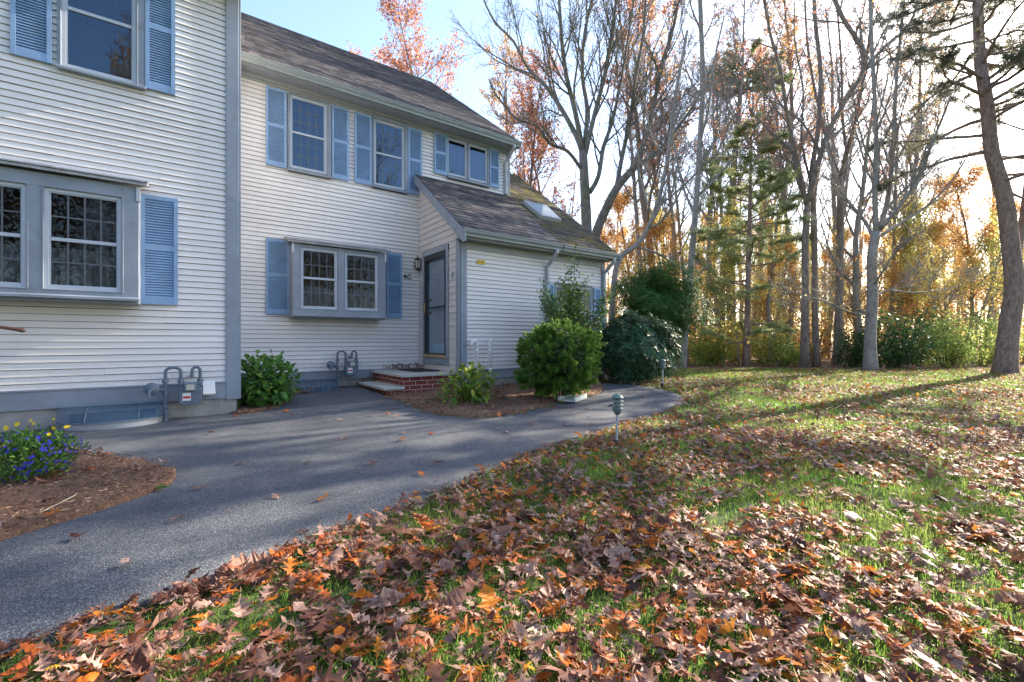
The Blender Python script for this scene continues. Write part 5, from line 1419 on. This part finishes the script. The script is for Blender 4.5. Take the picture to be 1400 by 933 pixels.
# big grey maple behind the wing
B, L = px_limbs((806, 520), 16.5, [
    (0, 18, 11, [(806, 520), (804, 420), (802, 310), (799, 245), (797, 205)]),
    (1, 8, 2.5, [(798, 215), (788, 185, .3), (766, 145, .8), (745, 115, 1), (722, 92, 1.4), (702, 55, 1.8), (674, 25, 2.2), (652, -25, 2.6)]),
    (1, 7.5, 3, [(797, 205), (786, 150, -.3), (775, 105, -.6), (768, 55, -.8), (764, -10, -1), (756, -90, -1)]),
    (1, 7, 3, [(798, 205), (803, 150, .4), (796, 100, .7), (800, 40, 1.0), (815, -30, 1.2), (820, -110, 1.4)]),
    (1, 7, 3, [(800, 210), (814, 150, -.4), (829, 92, -.8), (838, 30, -1.2), (852, -70, -1.5)]),
    (1, 7, 3, [(806, 262), (818, 240), (825, 200, .5), (836, 168, .8), (847, 120, 1), (858, 55, 1.2), (872, -40, 1.5)]),
    (1, 5, 2, [(795, 230), (776, 205, -.6), (752, 195, -1.0), (733, 170, -1.4), (705, 160, -1.8), (680, 130, -2)])])
MAPLE = KK(n=[0, 13, 9, 6], t0=[.3, .18, .15, .1], ang=[(.5, .9), (.35, .75), (.35, .8), (.4, .9)], len=[.4, .42, .5, .55], up=[.1, .10, .07, .05], rmin=.007, cap=3.5)
tree_objs(L, MAPLE, 2, flare(B), 'large bare grey maple spreading over the mossy roof end', 'bark_moss', 'lf_orange', 260, name='maple_tree')
B, L = px_limbs((792, 520), 17.5, [
    (0, 15, 10, [(792, 520), (800, 420), (812, 330), (826, 290), (843, 256), (862, 233)]),
    (1, 8, 3, [(862, 233), (880, 195), (892, 150, -.4), (905, 90, -.8), (922, 30, -1), (935, -50, -1.2)]),
    (1, 8, 3, [(852, 245), (872, 225, .5), (900, 205, .8), (925, 175, 1.0), (950, 140, 1.4), (975, 90, 1.8)]),
    (1, 7, 3, [(843, 256), (850, 215, .6), (862, 160, .9), (868, 110, 1.1), (880, 40, 1.3), (884, -40, 1.5)])])
tree_objs(L, MAPLE, 3, flare(B), 'leaning maple just right of the large one behind the mossy roof', 'bark_moss', 'lf_orange', 420, name='maple_tree')
# long drooping limb from the right, over the gutter corner: a small tree by itself
B, L = px_limbs((930, 520), 14.5, [
    (0, 10, 6, [(932, 520), (937, 450), (943, 380), (948, 320), (953, 260), (957, 190), (961, 110), (958, 20), (955, -80)]),
    (1, 4, 2, [(957, 190), (968, 150, -.4), (975, 90, -.8), (990, 20, -1)]), (1, 4, 2, [(950, 290), (936, 260, .5), (925, 215, .9), (915, 150, 1.2), (908, 80, 1.4)])])
THIN = KK(n=[10, 8, 6, 5], t0=[.45, .2, .15, .1], len=[.28, .5, .5, .55], up=[.12, .08, .05, .03], rmin=.006, cap=3)
tree_objs(L, THIN, 5, flare(B), 'slim pale trunked tree rising behind the leaning evergreen', 'bark_grey', 'lf_red', 900, name='oak_tree')
B, L = px_limbs((845, 520), 13.2, [
    (0, 9, 4, [(838, 520), (836, 460), (838, 400), (846, 352), (868, 335), (886, 310), (899, 275), (909, 235), (916, 190), (925, 120), (940, 40)]),
    (1, 4, 1.5, [(868, 335), (900, 345, .3), (925, 362, .5), (950, 372, .7)]), (1, 4, 2, [(886, 310), (905, 300, -.4), (925, 270, -.8), (938, 240, -1)])])
tree_objs(L, THIN, 6, flare(B), 'small crooked tree with a low arching limb at the wing corner', 'bark_grey', name='bare_tree')
# twin trunks (px 1100 / 1115)
B, L = px_limbs((1100, 503), 14.2, [
    (0, 12, 9, [(1100, 503), (1101, 400), (1101, 330), (1104, 275)]),
    (1, 7, 3, [(1104, 275), (1090, 240, .2), (1083, 205, .4), (1064, 190, .6), (1042, 166, .9), (1024, 148, 1.1)]),
    (1, 7, 3, [(1103, 280), (1090, 215, -.3), (1078, 165, -.6), (1066, 90, -.9), (1052, 40, -1.1), (1040, -30, -1.3)]),
    (1, 9, 6, [(1104, 275), (1119, 220), (1134, 175), (1158, 132), (1180, 95), (1176, 60), (1152, 22), (1130, -30)]),
    (1, 6, 3, [(1180, 95), (1210, 62, .3), (1243, 32, .6), (1256, -10, .8), (1262, -60, 1)])])
OAKK = KK(n=[0, 11, 8, 6], t0=[.3, .15, .15, .1], len=[.4, .36, .5, .55], up=[.1, .05, .04, .03], rmin=.006, wig=.17, cap=2.8)
tree_objs(L, OAKK, 7, flare(B), 'crooked oak whose main limb leans right across the sky, left of the twin trunks', 'bark_oak', 'lf_red', 1400, name='oak_tree')
B, L = px_limbs((1116, 503), 14.8, [
    (0, 10, 5, [(1116, 503), (1114, 400), (1113, 300), (1109, 240), (1118, 180), (1122, 100), (1114, 20), (1112, -60)]),
    (1, 4, 2, [(1109, 250), (1096, 190, .5), (1098, 120, .8), (1086, 50, 1), (1088, -20, 1.2)])])
tree_objs(L, OAKK, 8, flare(B), 'straight oak close right of the crooked leaning oak', 'bark_oak', 'lf_red', 900, name='oak_tree')
B, L = px_limbs((1146, 502), 16.0, [
    (0, 13, 9, [(1144, 502), (1147, 420), (1149, 300), (1148, 240)]),
    (1, 6, 3, [(1148, 240), (1132, 195, .4), (1116, 130, .8), (1104, 60, 1), (1100, -20, 1.2)]), (1, 7, 3, [(1148, 242), (1164, 185, -.5), (1178, 120, -.8), (1190, 40, -1), (1196, -40, -1.2)]),
    (1, 6, 3, [(1149, 260), (1158, 220, .6), (1152, 160, .9), (1150, 80, 1), (1142, -20, 1)])])
tree_objs(L, OAKK, 9, flare(B), 'reddish trunked oak between the straight oak and the smooth grey tree', 'bark_oak', 'lf_red', 1300, name='oak_tree')
# smooth grey tree in the clearing
B, L = px_limbs((1190, 509), 12.6, [
    (0, 19, 13, [(1190, 509), (1190, 450), (1193, 400), (1192, 350), (1198, 315)]),
    (1, 7, 3, [(1196, 325), (1182, 300, .2), (1156, 268, .5), (1140, 235, .8), (1128, 190, 1)]),
    (1, 9, 4, [(1198, 318), (1196, 250, -.2), (1198, 180, -.4), (1192, 60, -.6), (1188, -60, -.8)]),
    (1, 9, 4, [(1200, 318), (1214, 270, .2), (1221, 200, .3), (1226, 100, .4), (1238, -20, .5)]),
    (1, 7, 3, [(1203, 312), (1228, 282, -.4), (1258, 240, -.7), (1272, 200, -.9), (1300, 130, -1.2)]),
    (1, 6, 2, [(1204, 320), (1236, 300, .4), (1272, 276, .7), (1305, 240, 1), (1326, 205, 1.3)]),
    (1, 5, 2, [(1188, 425), (1173, 420, -.2), (1168, 390, -.4), (1152, 372, -.6), (1136, 345, -.8), (1122, 300, -1)]),
    (1, 4, 1.2, [(1195, 405), (1214, 395, .2), (1250, 398, .4), (1300, 392, .8), (1335, 380, 1)]),
    (1, 3.5, 1.2, [(1188, 428), (1160, 424, -.4), (1130, 410, -.8), (1092, 400, -1.1), (1062, 385, -1.4)]),
    (1, 4, 1.5, [(1193, 390), (1206, 370, -.5), (1226, 340, -.9), (1250, 320, -1.3)])])
BEECH = KK(n=[0, 12, 9, 6], t0=[.3, .12, .12, .1], ang=[(.5, .9), (.3, .7), (.3, .75), (.4, .9)], len=[.4, .40, .5, .55], up=[.1, .09, .07, .05], rmin=.005, wig=.10, cap=2.4)
tree_objs(L, BEECH, 10, flare(B), 'smooth grey bare tree standing foremost at the lawn edge, many upright branches', 'bark_grey', 'lf_orange', 160, name='beech_tree')
# pines
def pine(base, a, spec, label, mat, seed, tufts, whorl, droop=0, name='pine_tree', bark='bark_pine', hang=.3, tl=.11):
    B, L = px_limbs(base, a, spec); rng = random.Random(seed); r = np.random.RandomState(seed)
    t = thing(name, flare(B), label, 'tree'); LL = Vector(flare(B)); mt = MB(); mc = MB(); tips = []
    for pts, rads, lvl in L:
        mt.tube([p+LL for p in pts], rads, 12)
    for (li, t0, t1, n, l0, l1, up) in whorl:
        pts, rads, _ = L[li]; segs = len(pts)-1
        for k in range(n):
            f = t0+(t1-t0)*(k+rng.random())/n; i = min(int(f*segs), segs-1); p = pts[i].lerp(pts[i+1], f*segs-i)
            az = rng.uniform(0, 6.283); d = Vector((math.cos(az), math.sin(az), up+rng.uniform(-.15, .2))).normalized(); ln = (l0+(l1-l0)*(k/n))*rng.uniform(.6, 1.15)
            q = polyline(rng, p, d, ln, 7, .13, droop); r0 = min(rads[i]*.4, .012+.014*ln)
            mc.tube([v+LL for v in q], [r0*(1-.8*j/7) for j in range(8)], 5, cap=False)
            for s in range(int(6+ln*5)):
                g = rng.uniform(.3, 1); j = min(int(g*7), 6); pp = q[j].lerp(q[j+1], g*7-j); T = (q[j+1]-q[j]).normalized()
                U = T.cross(Vector((0, 0, 1))); U = U.normalized() if U.length > .01 else Vector((1, 0, 0))
                dd = (T*.6+U*rng.choice((-1, 1))*rng.uniform(.4, 1)+Vector((0, 0, rng.uniform(-.1, .25)))).normalized(); l2 = ln*rng.uniform(.12, .32)*(1.3-g)+.15
                qq = polyline(rng, pp, dd, l2, 3, .15, 0); mc.tube([v+LL for v in qq], [.006, .005, .004, .003], 3, cap=False)
                tips.append((qq, f))
    mt.build('trunk', M[bark], t, smooth=True); mc.build('branches', M[bark], t, smooth=True)
    C = np.zeros((tufts, 3)); 
    for i in range(tufts):
        q, f = tips[rng.randrange(len(tips))]; g = rng.random()*3; j = min(int(g), 2); v = q[j].lerp(q[j+1], g-j)+LL; C[i] = (v.x, v.y, v.z)
    parts = []
    for j in range(9):
        D = rdir(r, tufts); D[:, 2] += hang; l = r.uniform(.7, 1.2, tufts)*tl; parts.append(leaf_cards(C, rdir(r, tufts), D, l, l*.08+.003, 0))
    leafy(t, parts, mat, 'needles', seed=seed); return t
pine((1020, 502), 15.2, [(0, 10, 3, [(1020, 502), (1022, 420), (1024, 330), (1026, 250), (1027, 180)])], 'slender white pine with a soft green crown, left of the twin trunks', 'needles', 31, 10500,
     [(0, .42, .98, 44, 3.0, .8, .1), (0, .1, .42, 10, 1.6, 2.2, 0)])
pine((1373, 515), 11.6, [
    (0, 34, 15, [(1373, 515), (1380, 443), (1387, 390), (1381, 328), (1373, 265), (1356, 205), (1350, 143), (1341, 89), (1338, 36), (1336, -50)]),
    (1, 13, 9, [(1384, 400), (1394, 330, .3), (1404, 250, .6), (1412, 150, .9), (1416, 20, 1.2)])],
    'massive leaning pine at the right edge with dark ragged crown', 'needles_dark', 33, 7000,
     [(0, .62, 1.0, 30, 3.2, 2.2, .05), (1, .6, 1.0, 9, 2.2, 1.6, .05), (0, .45, .60, 7, 2.2, 2.8, -.05)], tl=.12)
pine((948, 500), 21, [(0, 13, 5, [(1002, 500), (1000, 420), (1000, 330), (1004, 220), (1012, 130), (1014, 88)])], 'rounded dark green pine crown seen high among the orange twigs', 'needles', 35, 9000,
     [(0, .80, 1.0, 34, 2.0, 1.4, .1)], tl=.13)
# off to the right, out of view: the trees that shade the lawn
GEN = {}
def gen_tree(key, seed, h, r0, K, leaf, nleaf, bark, lean=.03, lsize=(.07, .12)):
    rng = random.Random(seed); p = Vector((0, 0, 0)); d = Vector((rng.uniform(-lean, lean)*3, rng.uniform(-lean, lean)*3, 1)).normalized()
    pts = polyline(rng, p, d, h, 12, .05, .03); rads = [r0*(1-.82*i/12) for i in range(13)]; rads[0] *= 1.3
    GEN[key] = (pts, rads, seed, K, leaf, nleaf, bark, lsize)
G1 = KK(n=[12, 7, 6, 4], t0=[.35, .2, .15, .1], len=[.34, .5, .5, .5], rmin=.008, cap=5, up=[.15, .08, .05, .03])
G2 = KK(n=[22, 9, 7], maxl=3, t0=[.45, .2, .15], len=[.25, .5, .55], rmin=.008, cap=3.5, up=[.12, .08, .05])
gen_tree('oak_a', 51, 15, .20, G1, 'lf_red', 5200, 'bark_oak')
gen_tree('oak_b', 52, 17, .17, G2, 'lf_orange', 3800, 'bark_oak')
gen_tree('bare_a', 53, 16, .15, G2, None, 0, 'bark_grey')
gen_tree('bare_b', 57, 15, .19, G1, None, 0, 'bark_grey')
gen_tree('orange_a', 54, 11, .13, KK(n=[20, 9, 7], maxl=3, t0=[.2, .15, .1], len=[.36, .5, .5], rmin=.006, cap=4, up=[.05, .04, .03], jit=.16), 'lf_orange', 13000, 'bark_oak', lsize=(.07, .13))
gen_tree('oak_c', 55, 18, .20, G1, 'lf_red', 5200, 'bark_oak', lsize=(.08, .14))
gen_tree('gold_a', 58, 10, .10, KK(n=[18, 8, 6], maxl=3, t0=[.2, .15, .1], len=[.34, .5, .5], rmin=.006, cap=3.5, up=[.06, .04, .03], jit=.2), 'lf_yellow', 7000, 'bark_oak', lsize=(.07, .12))
gen_tree('green_a', 59, 9, .09, KK(n=[18, 8, 6], maxl=3, t0=[.15, .15, .1], len=[.34, .5, .5], rmin=.006, cap=3.5, up=[.06, .04, .03], jit=.18), 'lf_green', 7000, 'bark_grey', lsize=(.06, .11))
gen_tree('red_a', 60, 15, .16, KK(n=[20, 9, 7], maxl=3, t0=[.45, .15, .1], len=[.30, .5, .5], rmin=.006, cap=4, up=[.10, .05, .03], jit=.14), 'lf_red', 6500, 'bark_oak', lsize=(.08, .14))
gen_tree('sapling', 56, 6.5, .045, KK(n=[14, 6], maxl=2, t0=[.2, .1], len=[.32, .5], rmin=.004, cap=2, up=[.1, .05]), 'lf_yellow', 900, 'bark_grey', lsize=(.07, .12))
PROTO = {}
def put(key, a, b, s, rz, label, name='oak_tree', group=None):
    X, Y = ab(a, b); Z = float(gz(X, Y))-.05
    if key not in PROTO:
        pts, rads, seed, K, leaf, nleaf, bark, ls = GEN[key]
        o = tree_objs([(pts, rads, 0)], K, seed, (0, 0, 0), label, bark, leaf, nleaf, ls, name=name, group=group); PROTO[key] = o
    else: o = copy_tree(PROTO[key])
    o.name = name; o.location = (X, Y, Z); o.scale = (s, s, s*random.Random(int(a*10+b)).uniform(.95, 1.08)); o.rotation_euler = (0, 0, rz); o['label'] = label
    if group: o['group'] = group
    elif 'group' in o: del o['group']
    return o
def bpx(px_, a): return a*(px_-700)/FPX
# ---------------------------------------------------------------- wood behind
# tree tops over the main roof
put('red_a', 24, bpx(512, 24), 1.04, 1.0, 'russet oak top showing above the main roof ridge, leftmost of the tree tops')
put('red_a', 22, bpx(606, 22), 1.0, 2.2, 'orange oak top above the lower end of the roof ridge')
put('oak_b', 22, bpx(655, 22), .88, .4, 'thin orange leaved oak right of the orange top over the roof ridge')
put('red_a', 21, bpx(700, 21), .84, 4.1, 'sparse russet oak behind the end of the main gutter')
put('oak_a', 23, bpx(748, 23), .72, 3.0, 'sparse oak in the gap between the roof end and the big maple')
wood = [
 ('bare_a', 22, 882, 1.0, 1.1), ('oak_a', 21, 900, 1.05, 2.3), ('oak_b', 25, 925, 1.1, 3.7), ('bare_a', 20, 986, .95, 4.4),
 ('oak_b', 23, 1046, 1.05, 5.1), ('oak_a', 26, 1072, 1.1, 1.9), ('bare_a', 24, 1128, 1.1, 2.9), ('oak_b', 22, 1216, .95, .2), ('oak_a', 29, 1262, .5, 4.0),
 ('bare_a', 26, 1240, .85, 5.6), ('oak_b', 30, 1320, .55, 1.4), ('orange_a', 20, 1322, .70, .7), ('orange_a', 23, 1385, .72, 2.9), ('orange_a', 19, 1262, .50, 4.6), ('bare_a', 33, 1010, 1.0, 2.0), ('orange_a', 27, 1200, .62, 1.7),
  ('orange_a', 30, 1060, .62, .5), ('oak_a', 36, 1190, .9, 3.1), ('orange_a', 31, 840, .8, 5.3), ('orange_a', 19.5, 905, .55, 1.0), ('orange_a', 18.5, 1060, .42, 2.5), ('orange_a', 20, 1165, .50, .2), ('orange_a', 23, 985, .62, 5.0), ('orange_a', 25, 1035, .62, 1.6), ('orange_a', 25, 1245, .62, 3.3), ('orange_a', 24, 860, .72, .8), ('orange_a', 29, 900, .8, 2.2), ('orange_a', 30, 1145, .62, 6.0), ('orange_a', 28, 1290, .66, 2.0), ('gold_a', 17.5, 968, .62, 1), ('gold_a', 19, 1050, .6, 2), ('green_a', 18, 1345, .62, 3), ('gold_a', 21, 1285, .7, 4), ('green_a', 17, 1010, .45, 5), ('gold_a', 22, 890, .8, 2.6), ('green_a', 21, 1140, .5, 1.4), ('gold_a', 25, 1180, .6, .6), ('bare_a', 19, 1075, .8, 2.2), ('bare_a', 21, 1210, .75, 3.2), ('bare_a', 25, 940, .9, 1.2), ('bare_a', 23, 1300, .6, .2), ('bare_a', 27, 1100, 1.0, 4.2), ('bare_a', 30, 975, 1.0, 5.2), ('bare_b', 24, 1030, 1.0, 3), ('bare_b', 28, 1150, 1.0, 1), ('bare_b', 22, 915, .9, 4), ('bare_a', 18, 1055, .6, 5), ('bare_b', 20, 1232, .7, 2), ('bare_b', 23, 1270, .75, 5), ('bare_a', 22, 1345, .7, 3), ('gold_a', 18.5, 1300, .6, 4), ('green_a', 20, 1235, .6, 1), ('gold_a', 20, 1110, .6, 3), ('green_a', 22, 1075, .6, 2), ('gold_a', 26, 930, .75, 1), ('bare_a', 19, 1000, .8, 1), ('bare_b', 21, 960, .9, 2.8), ('bare_b', 19, 1175, .8, .9)]
desc = {'oak_a': 'russet leaved oak', 'oak_b': 'slim orange flecked oak', 'bare_a': 'slim bare grey tree', 'oak_c': 'leafy russet oak', 'orange_a': 'bushy orange maple'}
desc['bare_b'] = 'bare grey oak'
desc['gold_a'] = 'golden leaved tree'; desc['green_a'] = 'light green leaved tree'
nm = {'red_a': 'oak_tree', 'bare_b': 'bare_tree', 'gold_a': 'maple_tree', 'green_a': 'beech_tree', 'oak_a': 'oak_tree', 'oak_b': 'oak_tree', 'bare_a': 'bare_tree', 'oak_c': 'oak_tree', 'orange_a': 'maple_tree'}
def where(px_):
    marks = [(806, 'the large maple'), (955, 'the slim pale trunk'), (1022, 'the white pine'), (1108, 'the twin oaks'), (1190, 'the smooth grey tree'), (1373, 'the leaning pine')]
    m = min(marks, key=lambda q: abs(q[0]-px_)); return ('left of ' if px_ < m[0] else 'right of ')+m[1]
used = {}
for key, a, p_, s, rz in sorted(wood, key=lambda q: q[1]):
    l = desc[key]+' in the wood, '+where(p_); n = used.get(l, 0); used[l] = n+1
    if n: l = desc[key]+[' farther back in the wood, ', ' third deep in the wood, ', ' fourth deep in the wood, ', ' fifth deep in the wood, ', ' deepest in the wood, '][min(n, 5)-1]+where(p_)
    put(key, a, bpx(p_, a), s, rz, l, nm[key])
# right of the frame (they throw the shade across lawn and walk)
rng = random.Random(8)
for i, (a, b, key, s) in enumerate([(7.5, 15.5, 'bare_b', .95), (4.5, 21, 'bare_a', 1.0), (0, 19, 'bare_b', 1.0), (-3, 14, 'bare_a', 1.0)]):
    put(key, a, b, s, rng.uniform(0, 6.28), 'tree outside the right edge of the photo that shades the lawn', nm[key], 'shade trees beyond the right edge')
# behind the camera, seen only in the window panes
for i, (a, b, key, s) in enumerate([(-9, -14, 'oak_c', .8), (-14, -4, 'oak_a', .9), (-11, 5, 'oak_b', .8), (-6, -22, 'oak_b', .9), (-16, 14, 'oak_c', .9), (2, -24, 'bare_a', .8)]):
    put(key, a, b, s, rng.uniform(0, 6.28), 'tree behind the camera, mirrored in the windows', nm[key], 'trees behind the camera')

# understory
UNDER = {}
def under(key, a, px_, w, h, label, mat, seed, n=1500, L=(.06, .13), rz=0, dens=1.0):
    b = bpx(px_, a); X, Y = ab(a, b); Z = float(gz(X, Y))
    if key not in UNDER:
        t = thing('understory_shrub', (0, 0, 0), label, 'shrub'); r = np.random.RandomState(seed); rg = random.Random(seed)
        m = MB(); cl = []; n = int(n*.85)
        for i in range(22):
            az = rg.uniform(0, 6.28); s = rg.uniform(.15, 1.0); e = Vector((math.cos(az)*s, math.sin(az)*s, rg.uniform(.45, 1.9)-.4*s)); bs_ = Vector((math.cos(az)*.1, math.sin(az)*.1, 0)); md = bs_.lerp(e, .5)+Vector((0, 0, .15))
            q = [bs_*(1-f)**2+md*2*f*(1-f)+e*f*f for f in [k/6 for k in range(7)]]; m.tube(q, [.014*(1-.8*k/6) for k in range(7)], 5)
            for k in range(7):
                v = q[6].lerp(q[2], k/7.); o = Vector((rg.gauss(0, .16), rg.gauss(0, .16), rg.gauss(0, .12))); cl.append(v+o); m.tube([v, v+o], [.006, .003], 3)
        C = np.array([tuple(c) for c in cl]); P = C[r.randint(0, len(C), n)]+r.normal(0, .13, (n, 3)); P[:, 2] = np.maximum(P[:, 2], .05)
        l = r.uniform(L[0], L[1], n); D = rdir(r, n)
        m.build('stems', M['stem'], t); leafy(t, [leaf_cards(P, rdir(r, n)+[[0, 0, .7]], D, l, l*.6, .1)], mat, seed=seed); UNDER[key] = t
    else: t = copy_tree(UNDER[key])
    t.name = 'understory_shrub'; t.location = (X, Y, Z); t.scale = (w/2, w/2, h/1.9); t.rotation_euler = (0, 0, rz); t['label'] = label
    return t
U = [('g', 13.8, 1222, 2.0, 2.1, 'dark glossy bush behind the smooth grey trunk', 'lf_dark', 71, 2600),
     ('g', 14.6, 1166, 1.5, 1.5, 'dark glossy bush between the reddish oak and the smooth grey trunk', 'lf_dark', 71, 2600),
     ('l', 14.3, 1296, 1.7, 1.9, 'bright green leafy bush midway between the smooth grey tree and the leaning pine', 'lf_green', 72, 3000),
     ('l', 15.6, 1345, 1.8, 1.9, 'bright green leafy bush beside the leaning pine', 'lf_green', 72, 3000),
     ('l', 17.2, 1262, 1.8, 1.9, 'light green bush right of the dark glossy bush behind the grey tree', 'lf_green', 72, 3000),
     ('y', 16.0, 975, 2.3, 2.5, 'yellow leaved bush right of the leaning evergreen', 'lf_yellow', 73, 1500),
     ('y', 17.0, 1042, 2.2, 2.2, 'yellow leaved bush right of the slender white pine', 'lf_yellow', 73, 1500),
     ('l', 15.4, 1072, 1.8, 1.2, 'low green bush left of the twin oak trunks', 'lf_green', 72, 3000),
     ('l', 15.6, 962, 1.8, 1.1, 'low green bush at the foot of the yellow one right of the evergreen', 'lf_green', 72, 3000),
     ('o', 18.5, 925, 2.4, 2.6, 'orange leaved bush behind the leaning evergreen', 'lf_orange', 74, 1400),
     ('o', 19.0, 1110, 2.6, 2.7, 'orange leaved bush seen behind the twin oaks', 'lf_orange', 74, 1400),
     ('y', 19.0, 1008, 2.4, 2.2, 'yellow bush behind the white pine trunk', 'lf_yellow', 73, 1500),
     ('o', 18.0, 1245, 2.6, 2.8, 'orange leaved bush high behind the dark glossy bush', 'lf_orange', 74, 1400),
     ('y', 21, 1085, 2.6, 2.6, 'yellow bush deep in the wood left of the twin oaks', 'lf_yellow', 73, 1500),
     ('o', 21, 955, 2.8, 2.8, 'orange bush deep in the wood right of the evergreen', 'lf_orange', 74, 1400),
     ('y', 17.6, 1395, 2.4, 2.6, 'yellow green bush at the right edge behind the leaning pine', 'lf_yellow', 73, 1500),
     ('o', 22, 1185, 2.8, 2.4, 'orange bush deep in the wood behind the smooth grey tree', 'lf_orange', 74, 1400),
     ('l', 18, 1200, 2.0, 1.3, 'low green bush in the wood just behind the grey tree', 'lf_green', 72, 3000),
     ('l', 19.5, 875, 2.4, 2.0, 'green bush behind the rhododendron', 'lf_green', 72, 3000),
     ('o', 24, 1295, 3.2, 3.2, 'orange bush deep behind the bright green ones', 'lf_orange', 74, 1400),
     ('o', 24, 870, 3.2, 3.0, 'orange bush deep in the wood left of the evergreen', 'lf_orange', 74, 1400)]
for i, (k, a, p_, w, h, lab, mat, sd, n) in enumerate(U): under(k, a, p_, w, h, lab, mat, sd, n, rz=i*1.3)
for i, (a, p_, s) in enumerate([(16.5, 990, .8), (15.5, 1052, .6), (18, 1150, .8), (17, 1285, .7), (16.8, 1330, .8), (15.8, 940, .75)]):
    put('sapling', a, bpx(p_, a), s, i*2.1, 'thin yellow leaved sapling '+['right of the leaning evergreen', 'right of the slender white pine', 'behind the reddish oak trunk', 'over the bright green bush', 'left of the massive leaning pine', 'close behind the leaning evergreen'][i], 'sapling_tree')

# far wood: reads as one mass
def far_wood():
    r = np.random.RandomState(90); n = 90000; a = r.uniform(34, 75, n); px_ = r.uniform(560, 2300, n); b = a*(px_-700)/FPX
    X = DX*a+RX*b; Y = DY*a+RY*b; h = 4.5+5.5*fbm(X, Y, .10, 5)+2.0*(px_ > 1180)*sst(1180, 1330, px_)
    z = (r.rand(n)**.85)*h; cl = vnoise(X+z*3, Y+z*2, .55, 3); k = cl > .40; X, Y, z, b = X[k], Y[k], z[k], b[k]; n = len(X)
    P = np.stack([X, Y, z+gz(X, Y)], 1); l = r.uniform(.18, .42, n)
    V, F = leaf_cards(P, rdir(r, n), rdir(r, n), l, l*.7, .1)
    c = np.clip(vnoise(X, Y, .16, 7)*.7+r.rand(n)*.45-.05, 0, 1)
    m = MB(); rg = random.Random(5)
    for i in range(330):
        aa = rg.uniform(30, 70); bb = aa*(rg.uniform(600, 2200)-700)/FPX; x, y = ab(aa, bb); hh = rg.uniform(7, 14); w = rg.uniform(.06, .16)
        m.tube([(x, y, -.2), (x+rg.uniform(-.4, .4), y+rg.uniform(-.4, .4), hh*.5), (x+rg.uniform(-.9, .9), y+rg.uniform(-.9, .9), hh)], [w, w*.7, w*.2], 5)
    V0 = np.array(m.v); F0 = np.array([f for f in m.f if len(f) == 4]); F0 = np.concatenate([F0[:, [0, 1, 2]], F0[:, [0, 2, 3]]])
    me = npmesh('far_wood', np.concatenate([V, V0]), np.concatenate([F, F0+len(V)]), M['far'], rnd=np.concatenate([np.repeat(c, 2), np.full(len(F0), .05)]))
    tag(me, 'far hazy wood of orange and brown trees beyond the clearing', 'wood', kind='stuff')
far_wood()
def rear_wood():  # unseen foliage mass, added to keep bright sky out of the panes
    r = np.random.RandomState(91); n = 130000; a = r.uniform(-34, -20, n); b = r.uniform(-60, 45, n); X = DX*a+RX*b; Y = DY*a+RY*b
    h = 9+7*fbm(X, Y, .12, 8); z = r.rand(n)*h; k = vnoise(X+z*2, Y-z, .5, 4) > .22; X, Y, z = X[k], Y[k], z[k]; n = len(X)
    l = r.uniform(.14, .3, n); V, F = leaf_cards(np.stack([X, Y, z], 1), rdir(r, n), rdir(r, n), l, l*.8, .1)
    tag(npmesh('rear_wood', V, F, M['rear'], rnd=np.repeat(r.rand(n), 2)), 'wood added behind the camera to darken the window reflections', 'wood', kind='stuff')
M['rear'] = leafmat('rear wood foliage', [(0, (.05, .045, .035)), (.5, (.12, .07, .04)), (.8, (.20, .10, .04)), (1, (.08, .11, .04))], .3)
rear_wood()
# ================================================================ light and camera
SUN_EL = math.radians(29); sx, sy = .992, -.05; q = math.hypot(sx, sy); sx /= q; sy /= q
S = Vector((sx*math.cos(SUN_EL), sy*math.cos(SUN_EL), math.sin(SUN_EL)))
ld = bpy.data.lights.new('sun', 'SUN'); ld.energy = 5.0; ld.angle = math.radians(.6); ld.color = (1, .88, .70)
lo_ = bpy.data.objects.new('sun', ld); COL.objects.link(lo_); lo_.rotation_euler = S.to_track_quat('Z', 'Y').to_euler()
w = bpy.data.worlds.new('World'); scene.world = w; w.use_nodes = True; nt = w.node_tree
sky = nt.nodes.new('ShaderNodeTexSky'); sky.sky_type = 'NISHITA'; sky.sun_disc = False; sky.sun_elevation = SUN_EL
sky.sun_rotation = math.atan2(sx, sy); sky.air_density = 1.0; sky.dust_density = 1.2; sky.ozone_density = 1.0
bg = nt.nodes['Background']; bg.inputs['Strength'].default_value = .15
nt.links.new(sky.outputs[0], bg.inputs[0])
cd = bpy.data.cameras.new('camera'); cam = bpy.data.objects.new('camera', cd); COL.objects.link(cam)
cd.lens = 36*FPX/1400; cd.sensor_width = 36; cd.clip_end = 3000; cd.clip_start = .05
cam.location = (0, 0, H); cam.rotation_euler = (math.pi/2, 0, -(math.pi/2-TH)); scene.camera = cam
scene.view_settings.view_transform = 'Standard'; scene.view_settings.look = 'None'; scene.view_settings.exposure = 1.74; scene.view_settings.gamma = 1
scene.view_settings.use_curve_mapping = False
scene.cycles.max_bounces = 8; scene.cycles.transparent_max_bounces = 12; scene.cycles.diffuse_bounces = 3; scene.cycles.transmission_bounces = 4
scene.cycles.use_denoising = True
scene.cycles.sample_clamp_indirect = 6
